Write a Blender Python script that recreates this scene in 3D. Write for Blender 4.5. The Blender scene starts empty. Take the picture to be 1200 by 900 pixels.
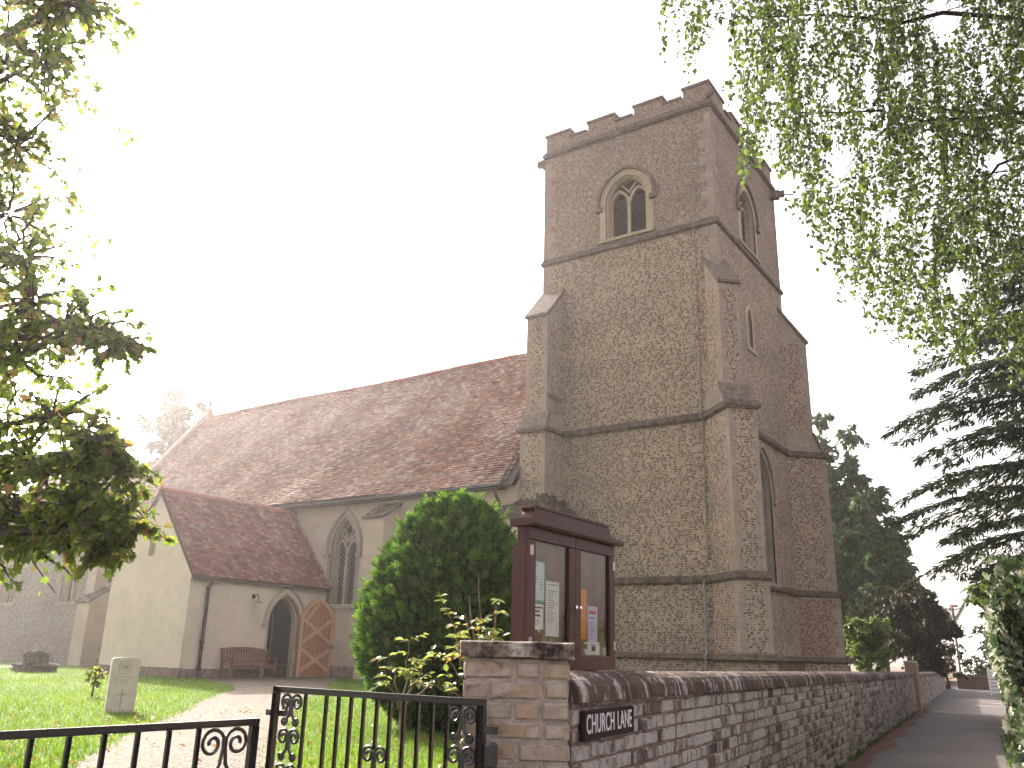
import bpy, bmesh, math, random
import numpy as np
from mathutils import Vector, Matrix
from mathutils.geometry import tessellate_polygon

SC = bpy.context.scene
COL = SC.collection
PI = math.pi
random.seed(7)
RNG = np.random.default_rng(11)

# ------------------------------------------------------------------ camera
RIGHT = Vector((0.831734, 0.554648, 0.024169)); UPV = Vector((0.146579, -0.261379, 0.954042))
FWD = Vector((-0.535474, 0.789966, 0.298698))
EYE = Vector((0, 0, 1.25))
cam_d = bpy.data.cameras.new('camera'); cam = bpy.data.objects.new('camera', cam_d); COL.objects.link(cam)
cam.matrix_world = Matrix(((RIGHT.x, UPV.x, -FWD.x, EYE.x), (RIGHT.y, UPV.y, -FWD.y, EYE.y), (RIGHT.z, UPV.z, -FWD.z, EYE.z), (0, 0, 0, 1)))
cam_d.sensor_width = 36; cam_d.lens = 30.27; cam_d.clip_start = 0.05; cam_d.clip_end = 2000
SC.camera = cam

# ------------------------------------------------------------------ light
SUN_EL, SUN_AZ = math.radians(27.5), math.radians(-66.0)      # azimuth from +Y towards +X
sd = Vector((math.sin(SUN_AZ) * math.cos(SUN_EL), math.cos(SUN_AZ) * math.cos(SUN_EL), math.sin(SUN_EL)))
W = bpy.data.worlds.new('World'); SC.world = W; W.use_nodes = True
wt = W.node_tree; bg = wt.nodes['Background']
sky = wt.nodes.new('ShaderNodeTexSky'); sky.sky_type = 'NISHITA'; sky.sun_disc = False
sky.sun_elevation = SUN_EL; sky.sun_rotation = SUN_AZ
sky.air_density = 1.0; sky.dust_density = 6.0; sky.ozone_density = 1.0
hsv = wt.nodes.new('ShaderNodeHueSaturation'); hsv.inputs['Saturation'].default_value = .30       # milky, thinly veiled sky
tnt = wt.nodes.new('ShaderNodeMix'); tnt.data_type = 'RGBA'; tnt.blend_type = 'MULTIPLY'; tnt.inputs[0].default_value = 1.0; tnt.inputs[7].default_value = (1.045, .96, .955, 1)
wt.links.new(sky.outputs[0], hsv.inputs['Color']); wt.links.new(hsv.outputs[0], tnt.inputs[6]); wt.links.new(tnt.outputs[2], bg.inputs[0]); bg.inputs[1].default_value = 0.15
sl = bpy.data.lights.new('sun', 'SUN'); sun = bpy.data.objects.new('sun', sl); COL.objects.link(sun)
sl.energy = 3.3; sl.angle = math.radians(0.6); sl.color = (1.0, 0.93, 0.82)
sun.rotation_euler = sd.to_track_quat('Z', 'Y').to_euler(); sun.location = sd * 60
SC.view_settings.view_transform = 'Standard'; SC.view_settings.look = 'None'
SC.view_settings.exposure = 2.02; SC.view_settings.gamma = 1.0; SC.view_settings.use_curve_mapping = False

# ------------------------------------------------------------------ node helpers
class NT:
    def __init__(s, name):
        s.m = bpy.data.materials.new(name); s.m.use_nodes = True
        s.t = s.m.node_tree; s.b = s.t.nodes['Principled BSDF']; s.out = s.t.nodes['Material Output']
    def n(s, typ, props=None, **ins):
        nd = s.t.nodes.new(typ)
        for k, v in (props or {}).items(): setattr(nd, k, v)
        for k, v in ins.items():
            k = k.replace('_', ' ')
            key = next((i for i in nd.inputs if i.name == k and i.enabled), None)
            s.put(key, v)
        return nd
    def put(s, sock, v):
        if isinstance(v, bpy.types.NodeSocket): s.t.links.new(v, sock)
        elif isinstance(v, (tuple, list)) and sock.type == 'RGBA': sock.default_value = (*v[:3], 1)
        else: sock.default_value = v
    def uv(s, sx=1, sy=1, ox=0, oy=0):
        u = s.n('ShaderNodeUVMap').outputs[0]
        mp = s.n('ShaderNodeMapping', Vector=u); mp.inputs['Scale'].default_value = (sx, sy, 1); mp.inputs['Location'].default_value = (ox, oy, 0)
        return mp.outputs[0]
    def pos(s, sc=(1, 1, 1)):
        p = s.n('ShaderNodeNewGeometry').outputs['Position']
        mp = s.n('ShaderNodeMapping', Vector=p); mp.inputs['Scale'].default_value = sc
        return mp.outputs[0]
    def noise(s, vec, scale, detail=4, rough=.55, col=False, dist=0):
        nd = s.n('ShaderNodeTexNoise', Vector=vec, Scale=scale, Detail=detail, Roughness=rough, Distortion=dist)
        return nd.outputs['Color' if col else 'Fac']
    def vor(s, vec, scale=1, feature='F1', rand=1, out='Distance'):
        nd = s.n('ShaderNodeTexVoronoi', {'feature': feature}, Vector=vec, Scale=scale, Randomness=rand)
        return nd.outputs[out]
    def ramp(s, fac, *stops):
        nd = s.n('ShaderNodeValToRGB'); s.put(nd.inputs[0], fac); cr = nd.color_ramp
        while len(cr.elements) < len(stops): cr.elements.new(.5)
        for e, (p, c) in zip(cr.elements, stops):
            e.position = p; e.color = (c, c, c, 1) if isinstance(c, (int, float)) else (*c, 1)
        return nd.outputs[0]
    def mix(s, fac, a, b, mode='MIX'):
        nd = s.n('ShaderNodeMix', {'data_type': 'RGBA', 'blend_type': mode})
        s.put(nd.inputs[0], fac); s.put(nd.inputs[6], a); s.put(nd.inputs[7], b); return nd.outputs[2]
    def math(s, op, a, b=0.0):
        nd = s.n('ShaderNodeMath', {'operation': op}); s.put(nd.inputs[0], a); s.put(nd.inputs[1], b); return nd.outputs[0]
    def vadd(s, a, b, k):
        sc = s.n('ShaderNodeVectorMath', {'operation': 'SCALE'}); s.put(sc.inputs[0], b); sc.inputs['Scale'].default_value = k
        ad = s.n('ShaderNodeVectorMath', {'operation': 'ADD'}); s.put(ad.inputs[0], a); s.put(ad.inputs[1], sc.outputs[0]); return ad.outputs[0]
    def attr(s, name='rnd'): return s.n('ShaderNodeAttribute', {'attribute_name': name}).outputs['Fac']
    def bump(s, h, dist=.01, strength=1.0):
        nd = s.n('ShaderNodeBump', Height=h, Distance=dist, Strength=strength)
        s.put(s.b.inputs['Normal'], nd.outputs[0]); return nd
    def fin(s, col=None, rough=.85, metal=0.0, spec=.3):
        if col is not None: s.put(s.b.inputs['Base Color'], col)
        s.put(s.b.inputs['Roughness'], rough); s.put(s.b.inputs['Metallic'], metal); s.b.inputs['Specular IOR Level'].default_value = spec
        return s.m

def simple(name, col, rough=.7, metal=0, var=.25, sc=6, spec=.3, bump=0):
    t = NT(name); f = t.noise(t.pos(), sc, 5)
    lo = tuple(c * (1 - var) for c in col); hi = tuple(min(1, c * (1 + var)) for c in col)
    if bump: t.bump(t.noise(t.pos(), sc * 8, 3), bump)
    return t.fin(t.ramp(f, (.3, lo), (.7, hi)), rough, metal, spec)

def m_rubble(name, morA, morB, stops, density=.30, bias=.13):
    """coursed cobble walling: dark irregular stones in rows, bedded in buff mortar"""
    t = NT(name); uv = t.uv()
    w = t.vadd(t.vadd(uv, t.noise(uv, .8, 2, col=True), .12), t.noise(uv, 6.0, 3, col=True), .085)
    xyz = t.n('ShaderNodeSeparateXYZ', Vector=w)
    v = t.math('MULTIPLY', xyz.outputs[1], 15.5); row = t.math('FLOOR', v); lv = t.math('SUBTRACT', t.math('SUBTRACT', v, row), .5)
    d = t.n('ShaderNodeTexVoronoi', {'feature': 'F1', 'voronoi_dimensions': '1D'}, W=t.math('ADD', t.math('MULTIPLY', xyz.outputs[0], 10.5), t.math('MULTIPLY', row, 37.71)), Scale=1.0, Randomness=.8)
    sep = t.n('ShaderNodeSeparateColor', Color=d.outputs['Color'])
    dist = t.math('SQRT', t.math('ADD', t.math('POWER', d.outputs['Distance'], 2.0), t.math('POWER', t.math('MULTIPLY', lv, 1.05), 2.0)))
    big = t.noise(uv, .55, 4); med = t.noise(uv, 2.2, 5, .65); fine = t.noise(uv, 26, 4, .7)
    thr = t.math('ADD', t.math('MULTIPLY', sep.outputs[1], .62), t.math('ADD', t.math('MULTIPLY', med, .36), bias - .13))
    edge = t.math('SUBTRACT', t.math('MINIMUM', thr, .56), t.math('ADD', dist, t.math('MULTIPLY', fine, .2)))
    mask = t.ramp(t.math('ADD', edge, .5), (.50 - density * .1, 0.0), (.57, .84))
    stone = t.ramp(sep.outputs[0], *stops)
    stone = t.mix(t.math('MULTIPLY', fine, .5), stone, tuple(c * .5 for c in stops[0][1]))
    mor = t.mix(t.ramp(big, (.35, 0.0), (.65, 1.0)), morA, morB)
    mor = t.mix(t.ramp(fine, (.35, .55), (.6, 0.0)), mor, tuple(c * .55 for c in morA))
    mp2 = t.n('ShaderNodeMapping', Vector=w); mp2.inputs['Scale'].default_value = (17, 28, 1); mp2.inputs['Location'].default_value = (3.3, 7.7, 0)
    d2 = t.n('ShaderNodeTexVoronoi', {'feature': 'F1'}, Vector=mp2.outputs[0], Scale=1.0, Randomness=.85)
    sp2 = t.n('ShaderNodeSeparateColor', Color=d2.outputs['Color'])
    e2 = t.math('SUBTRACT', t.math('ADD', t.math('MULTIPLY', sp2.outputs[1], .55), t.math('MULTIPLY', med, .24)), t.math('ADD', d2.outputs['Distance'], t.math('MULTIPLY', fine, .2)))
    mor = t.mix(t.ramp(t.math('ADD', e2, .5), (.44, 0.0), (.58, .45)), mor, t.ramp(sp2.outputs[2], *stops))
    col = t.mix(mask, mor, stone)
    col = t.mix(t.ramp(t.noise(t.uv(.25, 1.1), 1.1, 5, .6), (.45, 0.0), (.75, .34)), col, (.15, .12, .092))
    t.bump(t.math('ADD', t.math('MULTIPLY', mask, .6), t.math('MULTIPLY', fine, .5)), .03, .8)
    return t.fin(col, .92, spec=.15)

def m_ashlar(name, a, b, bw=.55, bh=.28, stain=.5):
    t = NT(name); uv = t.uv()
    br = t.n('ShaderNodeTexBrick', Vector=t.vadd(uv, t.noise(uv, 4, 2, col=True), .015), Color1=a, Color2=b, Mortar=tuple(c * .62 for c in a), Scale=1.0)
    br.inputs['Mortar Size'].default_value = .008; br.inputs['Mortar Smooth'].default_value = .3
    br.inputs['Brick Width'].default_value = bw; br.inputs['Row Height'].default_value = bh; br.inputs['Bias'].default_value = 0
    f = t.noise(uv, 2.6, 6, .68); g = t.noise(uv, 22, 4, .65)
    c = t.mix(t.ramp(f, (.4, 0.0), (.72, stain)), br.outputs[0], tuple(x * .42 for x in a))
    c = t.mix(t.ramp(g, (.45, 0.0), (.75, .35)), c, tuple(x * .6 for x in b))
    t.bump(t.math('ADD', t.math('MULTIPLY', br.outputs['Fac'], -.6), t.math('MULTIPLY', g, .5)), .012, .8)
    return t.fin(c, .9, spec=.2)

def m_render(name, a, b):
    t = NT(name); uv = t.uv()
    f = t.noise(uv, .9, 6, .62); s2 = t.noise(t.uv(1.6, .7), 1.2, 6, .65); g = t.noise(uv, 40, 4)
    c = t.mix(t.ramp(f, (.35, 0.0), (.68, 1.0)), a, b)
    c = t.mix(t.ramp(t.noise(uv, 2.3, 7, .7, dist=.4), (.5, 0.0), (.68, .32)), c, tuple(x * .68 for x in b))
    c = t.mix(t.ramp(s2, (.55, 0.0), (.85, .2)), c, tuple(x * .55 for x in b))
    c = t.mix(t.ramp(g, (.5, 0.0), (.8, .2)), c, tuple(x * .6 for x in a))
    t.bump(t.math('ADD', t.math('MULTIPLY', g, .4), t.noise(uv, 5, 4)), .012, .5)
    return t.fin(c, .95, spec=.15)

def m_tile(name, stops, lich, amount=.5, lo=.5):
    t = NT(name); p = t.pos(); r = t.attr()
    c = t.ramp(r, *stops)
    big = t.noise(p, .55, 5, .65); med = t.noise(p, 6.0, 5, .7)
    m = t.ramp(t.math('ADD', t.math('MULTIPLY', big, .7), t.math('MULTIPLY', med, .5)), (lo, 0.0), (lo + .16, amount))
    c = t.mix(m, c, lich)
    c = t.mix(t.ramp(t.noise(p, 14, 4, .7), (.5, 0.0), (.75, .4)), c, (.05, .035, .03))
    fl = t.math('ADD', t.math('MULTIPLY', t.noise(p, 24, 3, .7), .55), t.math('MULTIPLY', t.math('FRACT', t.math('MULTIPLY', r, 9.7)), .3))
    c = t.mix(t.ramp(t.math('ADD', fl, t.math('MULTIPLY', big, .28)), (.62, 0.0), (.70, amount)), c, tuple(min(1, x * 1.5) for x in lich))
    t.bump(t.noise(p, 30, 4), .006, .7)
    return t.fin(c, .75, spec=.3)

def m_leaf(name, stops, trans=.45, rough=.5, spec=.25, tk=1.25):
    t = NT(name); c = t.ramp(t.attr(), *stops); t.fin(c, rough, spec=spec)
    tr = t.n('ShaderNodeBsdfTranslucent', Color=t.mix(1.0, c, (tk, tk * 1.05, tk * .55), 'MULTIPLY'))
    mx = t.n('ShaderNodeMixShader', Fac=trans); t.t.links.new(t.b.outputs[0], mx.inputs[1]); t.t.links.new(tr.outputs[0], mx.inputs[2])
    t.t.links.new(mx.outputs[0], t.out.inputs[0]); return t.m

def m_bark(name, a, b):
    t = NT(name); f = t.noise(t.pos((6, 6, 1.2)), 3, 5, .65); t.bump(f, .02)
    return t.fin(t.ramp(f, (.35, a), (.65, b)), .95, spec=.1)

M = {}
M['rubble'] = m_rubble('cobble_walling', (.43, .335, .24), (.35, .275, .205), [(.0, (.085, .058, .044)), (.35, (.15, .095, .064)), (.6, (.11, .085, .07)), (.85, (.22, .15, .10)), (.95, (.24, .21, .18)), (.985, (.5, .47, .42))])
M['rubble_up'] = m_rubble('weathered_cobble_walling', (.33, .255, .195), (.28, .22, .17), [(.0, (.11, .078, .06)), (.4, (.15, .105, .078)), (.7, (.19, .14, .105)), (.93, (.24, .2, .16)), (.975, (.5, .47, .42))])
M['rubble_red'] = m_rubble('reddish_patched_walling', (.33, .225, .16), (.38, .28, .195), [(.0, (.13, .07, .05)), (.4, (.17, .08, .055)), (.7, (.14, .09, .07)), (.95, (.25, .2, .16))])
M['rubble_ch'] = m_rubble('grey_flint_walling', (.31, .28, .24), (.25, .22, .19), [(.0, (.10, .09, .085)), (.4, (.17, .15, .14)), (.7, (.25, .22, .19)), (.95, (.35, .32, .29))])
M['ashlar'] = m_ashlar('weathered_ashlar', (.345, .28, .22), (.275, .225, .18))
M['dress'] = m_ashlar('dressed_limestone', (.41, .33, .235), (.35, .28, .2), .5, .4, .3)
M['dressgrey'] = m_ashlar('grey_dressed_limestone', (.33, .285, .225), (.27, .235, .19), .5, .35, .5)
M['string'] = simple('dark_weathered_stone', (.12, .095, .075), .95, var=.5, sc=7, bump=.02)
M['cap'] = simple('lichened_stone_slab', (.15, .118, .092), .95, var=.4, sc=8, bump=.02)
M['moss'] = simple('mossy_tile_capping', (.10, .085, .06), .95, var=.8, sc=16, bump=.04)
M['cream'] = m_render('cream_lime_render', (.57, .485, .375), (.49, .41, .315))
M['cream2'] = m_render('aged_lime_render', (.42, .35, .265), (.345, .285, .215))
M['tile_nave'] = m_tile('lichened_clay_tiles', [(.0, (.095, .04, .027)), (.4, (.165, .066, .039)), (.7, (.24, .098, .05)), (1.0, (.12, .066, .05))], (.25, .20, .175), .6, .59)
M['tile_porch'] = m_tile('red_clay_tiles', [(.0, (.12, .04, .035)), (.4, (.185, .06, .047)), (.7, (.23, .08, .06)), (1.0, (.145, .075, .065))], (.28, .2, .18), .35, .62)
M['ridge'] = simple('red_ridge_tile', (.27, .10, .075), .8, var=.3, sc=9)
M['iron'] = simple('black_painted_iron', (.022, .018, .018), .33, .0, .3, 20, .6)
M['pipe'] = simple('black_pipe_paint', (.014, .011, .011), .55, .0, .3, 9, .4)
M['lead'] = simple('grey_conduit', (.22, .23, .22), .6, .2)
M['copper'] = simple('green_copper_tape', (.17, .2, .16), .7)
M['dark'] = simple('dark_timber_and_shade', (.055, .04, .034), .8)  # timber, and also the painted shade inside porch and belfry
M['louvre'] = simple('weathered_louvre', (.085, .07, .062), .8)
M['oak'] = None
M['lime_w'] = None

def m_wood(name, a, b, sx=1.2, sy=14, rough=.6, spec=.35):
    t = NT(name); f = t.noise(t.uv(sy, sx), 2.4, 6, .62, dist=.5); g = t.noise(t.pos(), 3, 3)
    c = t.mix(t.ramp(g, (.4, 0.0), (.7, .35)), t.ramp(f, (.3, a), (.7, b)), tuple(x * .6 for x in a))
    t.bump(f, .004, .6); return t.fin(c, rough, spec=spec)
M['oak'] = m_wood('varnished_oak', (.26, .115, .06), (.34, .16, .085))
M['brace'] = m_wood('pale_oak_brace', (.42, .215, .11), (.50, .27, .14))
M['bench'] = m_wood('brown_bench_timber', (.13, .045, .032), (.18, .07, .05))
M['maroon'] = m_wood('maroon_painted_wood', (.050, .013, .011), (.064, .018, .015), rough=.45)

def m_glassdark():
    t = NT('leaded_window_glass'); uv = t.uv()
    r = t.n('ShaderNodeMapping', Vector=uv); r.inputs['Rotation'].default_value = (0, 0, PI / 4); r.inputs['Scale'].default_value = (9, 9, 1)
    sp = t.n('ShaderNodeSeparateXYZ', Vector=r.outputs[0])
    fx = t.math('PINGPONG', sp.outputs[0], .5); fy = t.math('PINGPONG', sp.outputs[1], .5)
    ln = t.ramp(t.math('MINIMUM', fx, fy), (.06, 1.0), (.1, 0.0))
    c = t.mix(ln, t.ramp(t.noise(uv, 9, 2), (.35, (.022, .02, .022)), (.7, (.05, .048, .05))), (.13, .12, .115))
    t.bump(t.noise(uv, 8, 2), .01, .4)
    return t.fin(c, t.math('ADD', t.math('MULTIPLY', ln, .5), .2), spec=.5)
M['leadglass'] = m_glassdark()
def m_clear():
    t = NT('clear_pane'); gl = t.n('ShaderNodeBsdfGlossy', Roughness=.02, Color=(1, 1, 1)); tr = t.n('ShaderNodeBsdfTransparent')
    fr = t.n('ShaderNodeFresnel', IOR=1.5); mx = t.n('ShaderNodeMixShader', Fac=fr.outputs[0])
    t.t.links.new(tr.outputs[0], mx.inputs[1]); t.t.links.new(gl.outputs[0], mx.inputs[2]); t.t.links.new(mx.outputs[0], t.out.inputs[0]); return t.m
M['pane'] = m_clear()

def m_wallbrick():
    """old garden wall bricks: brown, flaking grey-white limewash that runs down the face"""
    t = NT('limewashed_old_brick'); uv = t.uv(); r = t.attr()
    c = t.ramp(r, (.0, (.065, .042, .037)), (.35, (.10, .062, .052)), (.6, (.13, .08, .064)), (.85, (.165, .112, .082)), (1.0, (.09, .063, .055)))
    f = t.noise(t.uv(6.5, 2.2), 1.9, 8, .74); g = t.noise(uv, 30, 5, .7); big = t.noise(uv, .9, 3)
    sel = t.math('ADD', t.math('MULTIPLY', f, .66), t.math('ADD', t.math('MULTIPLY', t.math('FRACT', t.math('MULTIPLY', r, 7.31)), .15), t.math('MULTIPLY', big, .34)))
    wm = t.ramp(t.math('ADD', sel, t.math('MULTIPLY', g, .14)), (.575, 0.0), (.66, .9))
    c = t.mix(wm, c, t.mix(g, (.47, .43, .39), (.29, .26, .235)))
    c = t.mix(t.ramp(g, (.52, 0.0), (.72, .5)), c, (.045, .032, .027))
    t.bump(t.math('ADD', g, t.math('MULTIPLY', wm, .4)), .006, .9); return t.fin(c, .92, spec=.15)
M['wallbrick'] = m_wallbrick()
def m_coping():
    t = NT('weathered_coping_brick'); uv = t.uv(); r = t.attr()
    c = t.ramp(r, (.0, (.05, .032, .028)), (.5, (.075, .048, .04)), (1.0, (.10, .068, .055)))
    sk = t.n('ShaderNodeMapping', Vector=t.pos()); sk.inputs['Rotation'].default_value = (0, .45, 0); sk.inputs['Scale'].default_value = (9, 9, 2.0)
    f = t.noise(sk.outputs[0], 1.5, 6, .68); big = t.noise(t.pos(), .8, 3); g = t.noise(t.pos(), 45, 4, .7)
    wm = t.ramp(t.math('ADD', t.math('MULTIPLY', f, .75), t.math('MULTIPLY', big, .3)), (.555, 0.0), (.62, .9))
    c = t.mix(wm, c, (.42, .39, .36)); c = t.mix(t.ramp(g, (.5, 0.0), (.7, .5)), c, (.035, .026, .024))
    t.bump(t.math('ADD', g, f), .012, .9); return t.fin(c, .92, spec=.15)
M['coping'] = m_coping()
def m_pillar():
    t = NT('buff_pillar_brick'); uv = t.uv(); r = t.attr()
    c = t.ramp(r, (.0, (.36, .285, .18)), (.2, (.31, .225, .15)), (.4, (.36, .265, .20)), (.6, (.28, .22, .17)), (.8, (.38, .30, .19)), (1.0, (.33, .215, .16)))
    f = t.noise(uv, 7, 7, .7); g = t.noise(uv, 38, 5, .7)
    c = t.mix(t.ramp(f, (.48, 0.0), (.62, .7)), c, (.40, .36, .31)); c = t.mix(t.ramp(t.noise(uv, 11, 5, .7, dist=.6), (.51, 0.0), (.64, .75)), c, (.12, .09, .075))
    t.bump(t.math('ADD', g, t.math('MULTIPLY', f, .8)), .008, 1); return t.fin(c, .92, spec=.15)
M['pillarbrick'] = m_pillar()
M['mortar'] = simple('old_mortar', (.19, .135, .115), .97, var=.4, sc=18, bump=.01)
M['mortar2'] = simple('grey_lime_mortar', (.33, .28, .235), .97, var=.35, sc=18, bump=.01)
def m_slab():
    t = NT('lichened_cap_slab'); p = t.pos(); f = t.noise(p, 9, 8, .72); g = t.noise(p, 40, 4, .7)
    c = t.ramp(f, (.40, (.03, .022, .02)), (.47, (.11, .08, .065)), (.54, (.20, .155, .125)), (.62, (.40, .37, .33)))
    t.bump(t.math('ADD', f, t.math('MULTIPLY', g, .5)), .015, 1); return t.fin(c, .93, spec=.15)
M['slab'] = m_slab()

def m_ground(name, lo, hi, sc=.4, fine=60, bump=.01, rough=.95, third=None):
    t = NT(name); p = t.pos(); f = t.noise(p, sc, 6, .6); g = t.noise(p, fine, 4, .7); v = t.vor(p, fine * .9)
    c = t.mix(t.ramp(f, (.35, 0.0), (.65, 1.0)), lo, hi); c = t.mix(t.ramp(g, (.4, .35), (.65, 0.0)), c, tuple(x * .5 for x in lo))
    if third: c = t.mix(t.ramp(t.noise(p, 1.7, 5, .65), (.55, 0.0), (.75, .6)), c, third)
    t.bump(t.math('ADD', g, v), bump, .8); return t.fin(c, rough, spec=.2)
M['asphalt'] = m_ground('worn_asphalt', (.105, .093, .088), (.145, .13, .12), .7, 70, .006, .85, (.16, .142, .128))
M['earth'] = m_ground('bare_earth', (.10, .065, .04), (.15, .10, .065), 1.2, 40)
M['soil'] = m_ground('turf_soil', (.065, .12, .022), (.095, .155, .03), .35, 50, .02, third=(.14, .15, .05))
def m_gravel():
    t = NT('pale_gravel'); p = t.pos(); v = t.n('ShaderNodeTexVoronoi', Vector=p, Scale=33.0); sp = t.n('ShaderNodeSeparateColor', Color=v.outputs['Color'])
    c = t.ramp(sp.outputs[0], (.0, (.075, .06, .038)), (.3, (.15, .12, .08)), (.6, (.20, .162, .112)), (.85, (.10, .08, .056)), (1.0, (.34, .30, .235)))
    c = t.mix(t.ramp(v.outputs['Distance'], (.35, 0.0), (.75, .8)), c, (.05, .032, .022)); c = t.mix(t.ramp(t.noise(p, 1.1, 5), (.4, 0.0), (.7, .35)), c, (.11, .083, .052))
    t.bump(t.math('SUBTRACT', 1.0, v.outputs['Distance']), .02, 1); return t.fin(c, .9, spec=.25)
M['gravel'] = m_gravel()
M['reddebris'] = m_ground('red_brown_leaf_litter', (.125, .066, .05), (.16, .09, .068), 2, 70, .01)

M['grass'] = m_leaf('grass_blades', [(.0, (.075, .13, .013)), (.45, (.125, .205, .018)), (.85, (.17, .245, .028)), (1.0, (.25, .24, .08))], .5, .5, .3, 1.3)
M['lf_left'] = m_leaf('broad_leaves', [(.0, (.05, .075, .022)), (.5, (.10, .14, .032)), (.8, (.165, .195, .045)), (.95, (.20, .14, .06)), (1.0, (.26, .15, .08))], .68, .42, .4, 1.5)
M['lf_birch'] = m_leaf('birch_leaves', [(.0, (.034, .045, .026)), (.45, (.055, .078, .03)), (.85, (.085, .13, .036)), (1.0, (.12, .18, .045))], .42, .42, .4, 1.3)
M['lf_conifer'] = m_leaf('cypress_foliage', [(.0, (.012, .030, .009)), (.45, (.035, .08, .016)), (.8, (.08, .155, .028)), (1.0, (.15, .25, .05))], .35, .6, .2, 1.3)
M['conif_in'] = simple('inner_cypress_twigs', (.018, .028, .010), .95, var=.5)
M['lf_rose'] = m_leaf('rose_leaves', [(.0, (.10, .14, .035)), (.45, (.20, .235, .07)), (.8, (.30, .30, .12)), (.92, (.28, .16, .09)), (1.0, (.34, .34, .17))], .45, .35, .5, 1.3)
M['lf_cedar'] = m_leaf('cedar_needles', [(.0, (.016, .028, .017)), (.6, (.032, .052, .03)), (1.0, (.056, .078, .044))], .12, .7, .15)
M['lf_far'] = m_leaf('distant_broadleaf', [(.0, (.036, .062, .03)), (.6, (.065, .102, .046)), (1.0, (.10, .145, .064))], .35, .6, .2)
M['lf_purple'] = m_leaf('copper_foliage', [(.0, (.02, .018, .012)), (.6, (.034, .031, .02)), (1.0, (.058, .056, .032))], .25, .55, .25)
M['lf_bush'] = m_leaf('privet_leaves', [(.0, (.06, .10, .03)), (.6, (.11, .16, .045)), (1.0, (.19, .24, .08))], .4, .45, .35)
M['lf_far2'] = m_leaf('pale_birch_foliage', [(.0, (.05, .065, .038)), (1.0, (.09, .105, .06))], .3, .6, .2)
M['lf_ivy'] = None
def m_ivy():
    t = NT('variegated_ivy'); r = t.attr(); uv = t.uv()
    g = t.ramp(r, (.0, (.035, .065, .022)), (.5, (.06, .10, .035)), (1.0, (.09, .13, .05)))
    f = t.noise(t.pos(), 55, 3, .6); c = t.mix(t.ramp(t.math('ADD', t.math('MULTIPLY', f, .6), t.math('MULTIPLY', t.math('FRACT', t.math('MULTIPLY', r, 13.7)), .45)), (.56, 0.0), (.66, 1.0)), g, (.30, .30, .20))
    t.fin(c, .38, spec=.5); tr = t.n('ShaderNodeBsdfTranslucent', Color=c); mx = t.n('ShaderNodeMixShader', Fac=.25)
    t.t.links.new(t.b.outputs[0], mx.inputs[1]); t.t.links.new(tr.outputs[0], mx.inputs[2]); t.t.links.new(mx.outputs[0], t.out.inputs[0]); return t.m
M['lf_ivy'] = m_ivy()
M['lf_fallen'] = m_leaf('dry_leaves', [(.0, (.28, .10, .045)), (.5, (.40, .22, .08)), (1.0, (.5, .40, .2))], .2, .6)
M['bark'] = m_bark('grey_brown_bark', (.05, .036, .028), (.11, .085, .065))
M['twig'] = m_bark('thin_twigs', (.03, .022, .018), (.06, .045, .035))
M['rosewood'] = m_bark('rose_stems', (.13, .10, .06), (.22, .18, .11))
M['headstone'] = simple('pale_portland_stone', (.56, .50, .42), .9, var=.12, sc=12, bump=.004)
M['carve'] = simple('shade_toned_carving', (.42, .37, .305), .95, var=.15, sc=12)  # darker tone paints the shade of incised cuts onto raised shapes
M['stump'] = simple('mossy_old_stone', (.12, .10, .075), .97, var=.6, sc=12, bump=.03)
M['white'] = simple('white_boarding', (.78, .76, .74), .6, var=.04)
M['farbrick'] = simple('distant_red_brick', (.15, .095, .072), .9, var=.3, sc=12)
M['slate'] = simple('grey_slate', (.12, .11, .11), .7)
M['orange'] = simple('orange_lamp_head', (.45, .14, .05), .6)
M['signblack'] = simple('dark_sign_enamel', (.022, .011, .012), .6, var=.3, sc=20, spec=.2)
M['signwhite'] = simple('white_sign_paint', (.62, .58, .56), .5, var=.1)
M['board'] = simple('brown_pinboard', (.17, .115, .07), .9, var=.2, sc=10)
M['paper_w'] = simple('white_paper', (.66, .66, .60), .8, var=.04)
M['paper_t'] = simple('teal_paper', (.16, .40, .35), .8, var=.04)
M['paper_l'] = simple('pale_teal_paper', (.52, .64, .57), .8, var=.04)
M['paper_o'] = simple('orange_paper', (.62, .27, .05), .8, var=.06)
M['paper_p'] = simple('lilac_paper', (.55, .52, .66), .8, var=.04)
M['ink'] = simple('dark_ink', (.07, .07, .07), .8)
M['inkred'] = simple('red_ink', (.5, .08, .06), .8)
M['chrome'] = simple('bright_metal', (.75, .73, .70), .25, 1.0, .05)
M['brass'] = simple('pale_hinge_metal', (.45, .38, .32), .35, 1.0, .1)
M['timber'] = m_wood('weathered_post_timber', (.19, .125, .085), (.27, .185, .125))
M['concrete'] = simple('grey_post_concrete', (.2, .175, .155), .95, var=.2)
M['galv'] = simple('dark_lamp_column', (.10, .085, .075), .7, var=.2)
M['plinth'] = simple('brown_plinth_stone', (.20, .15, .12), .95, var=.35, sc=8, bump=.02)

# ------------------------------------------------------------------ geometry helpers
Z = Vector((0, 0, 1))
def at(x, y, d):
    "photo pixel (1200 x 900) and depth along the view axis -> point"
    return EYE + (RIGHT * ((x - 600) / 1009.12) - UPV * ((y - 450) / 1009.12) + FWD) * d

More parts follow.
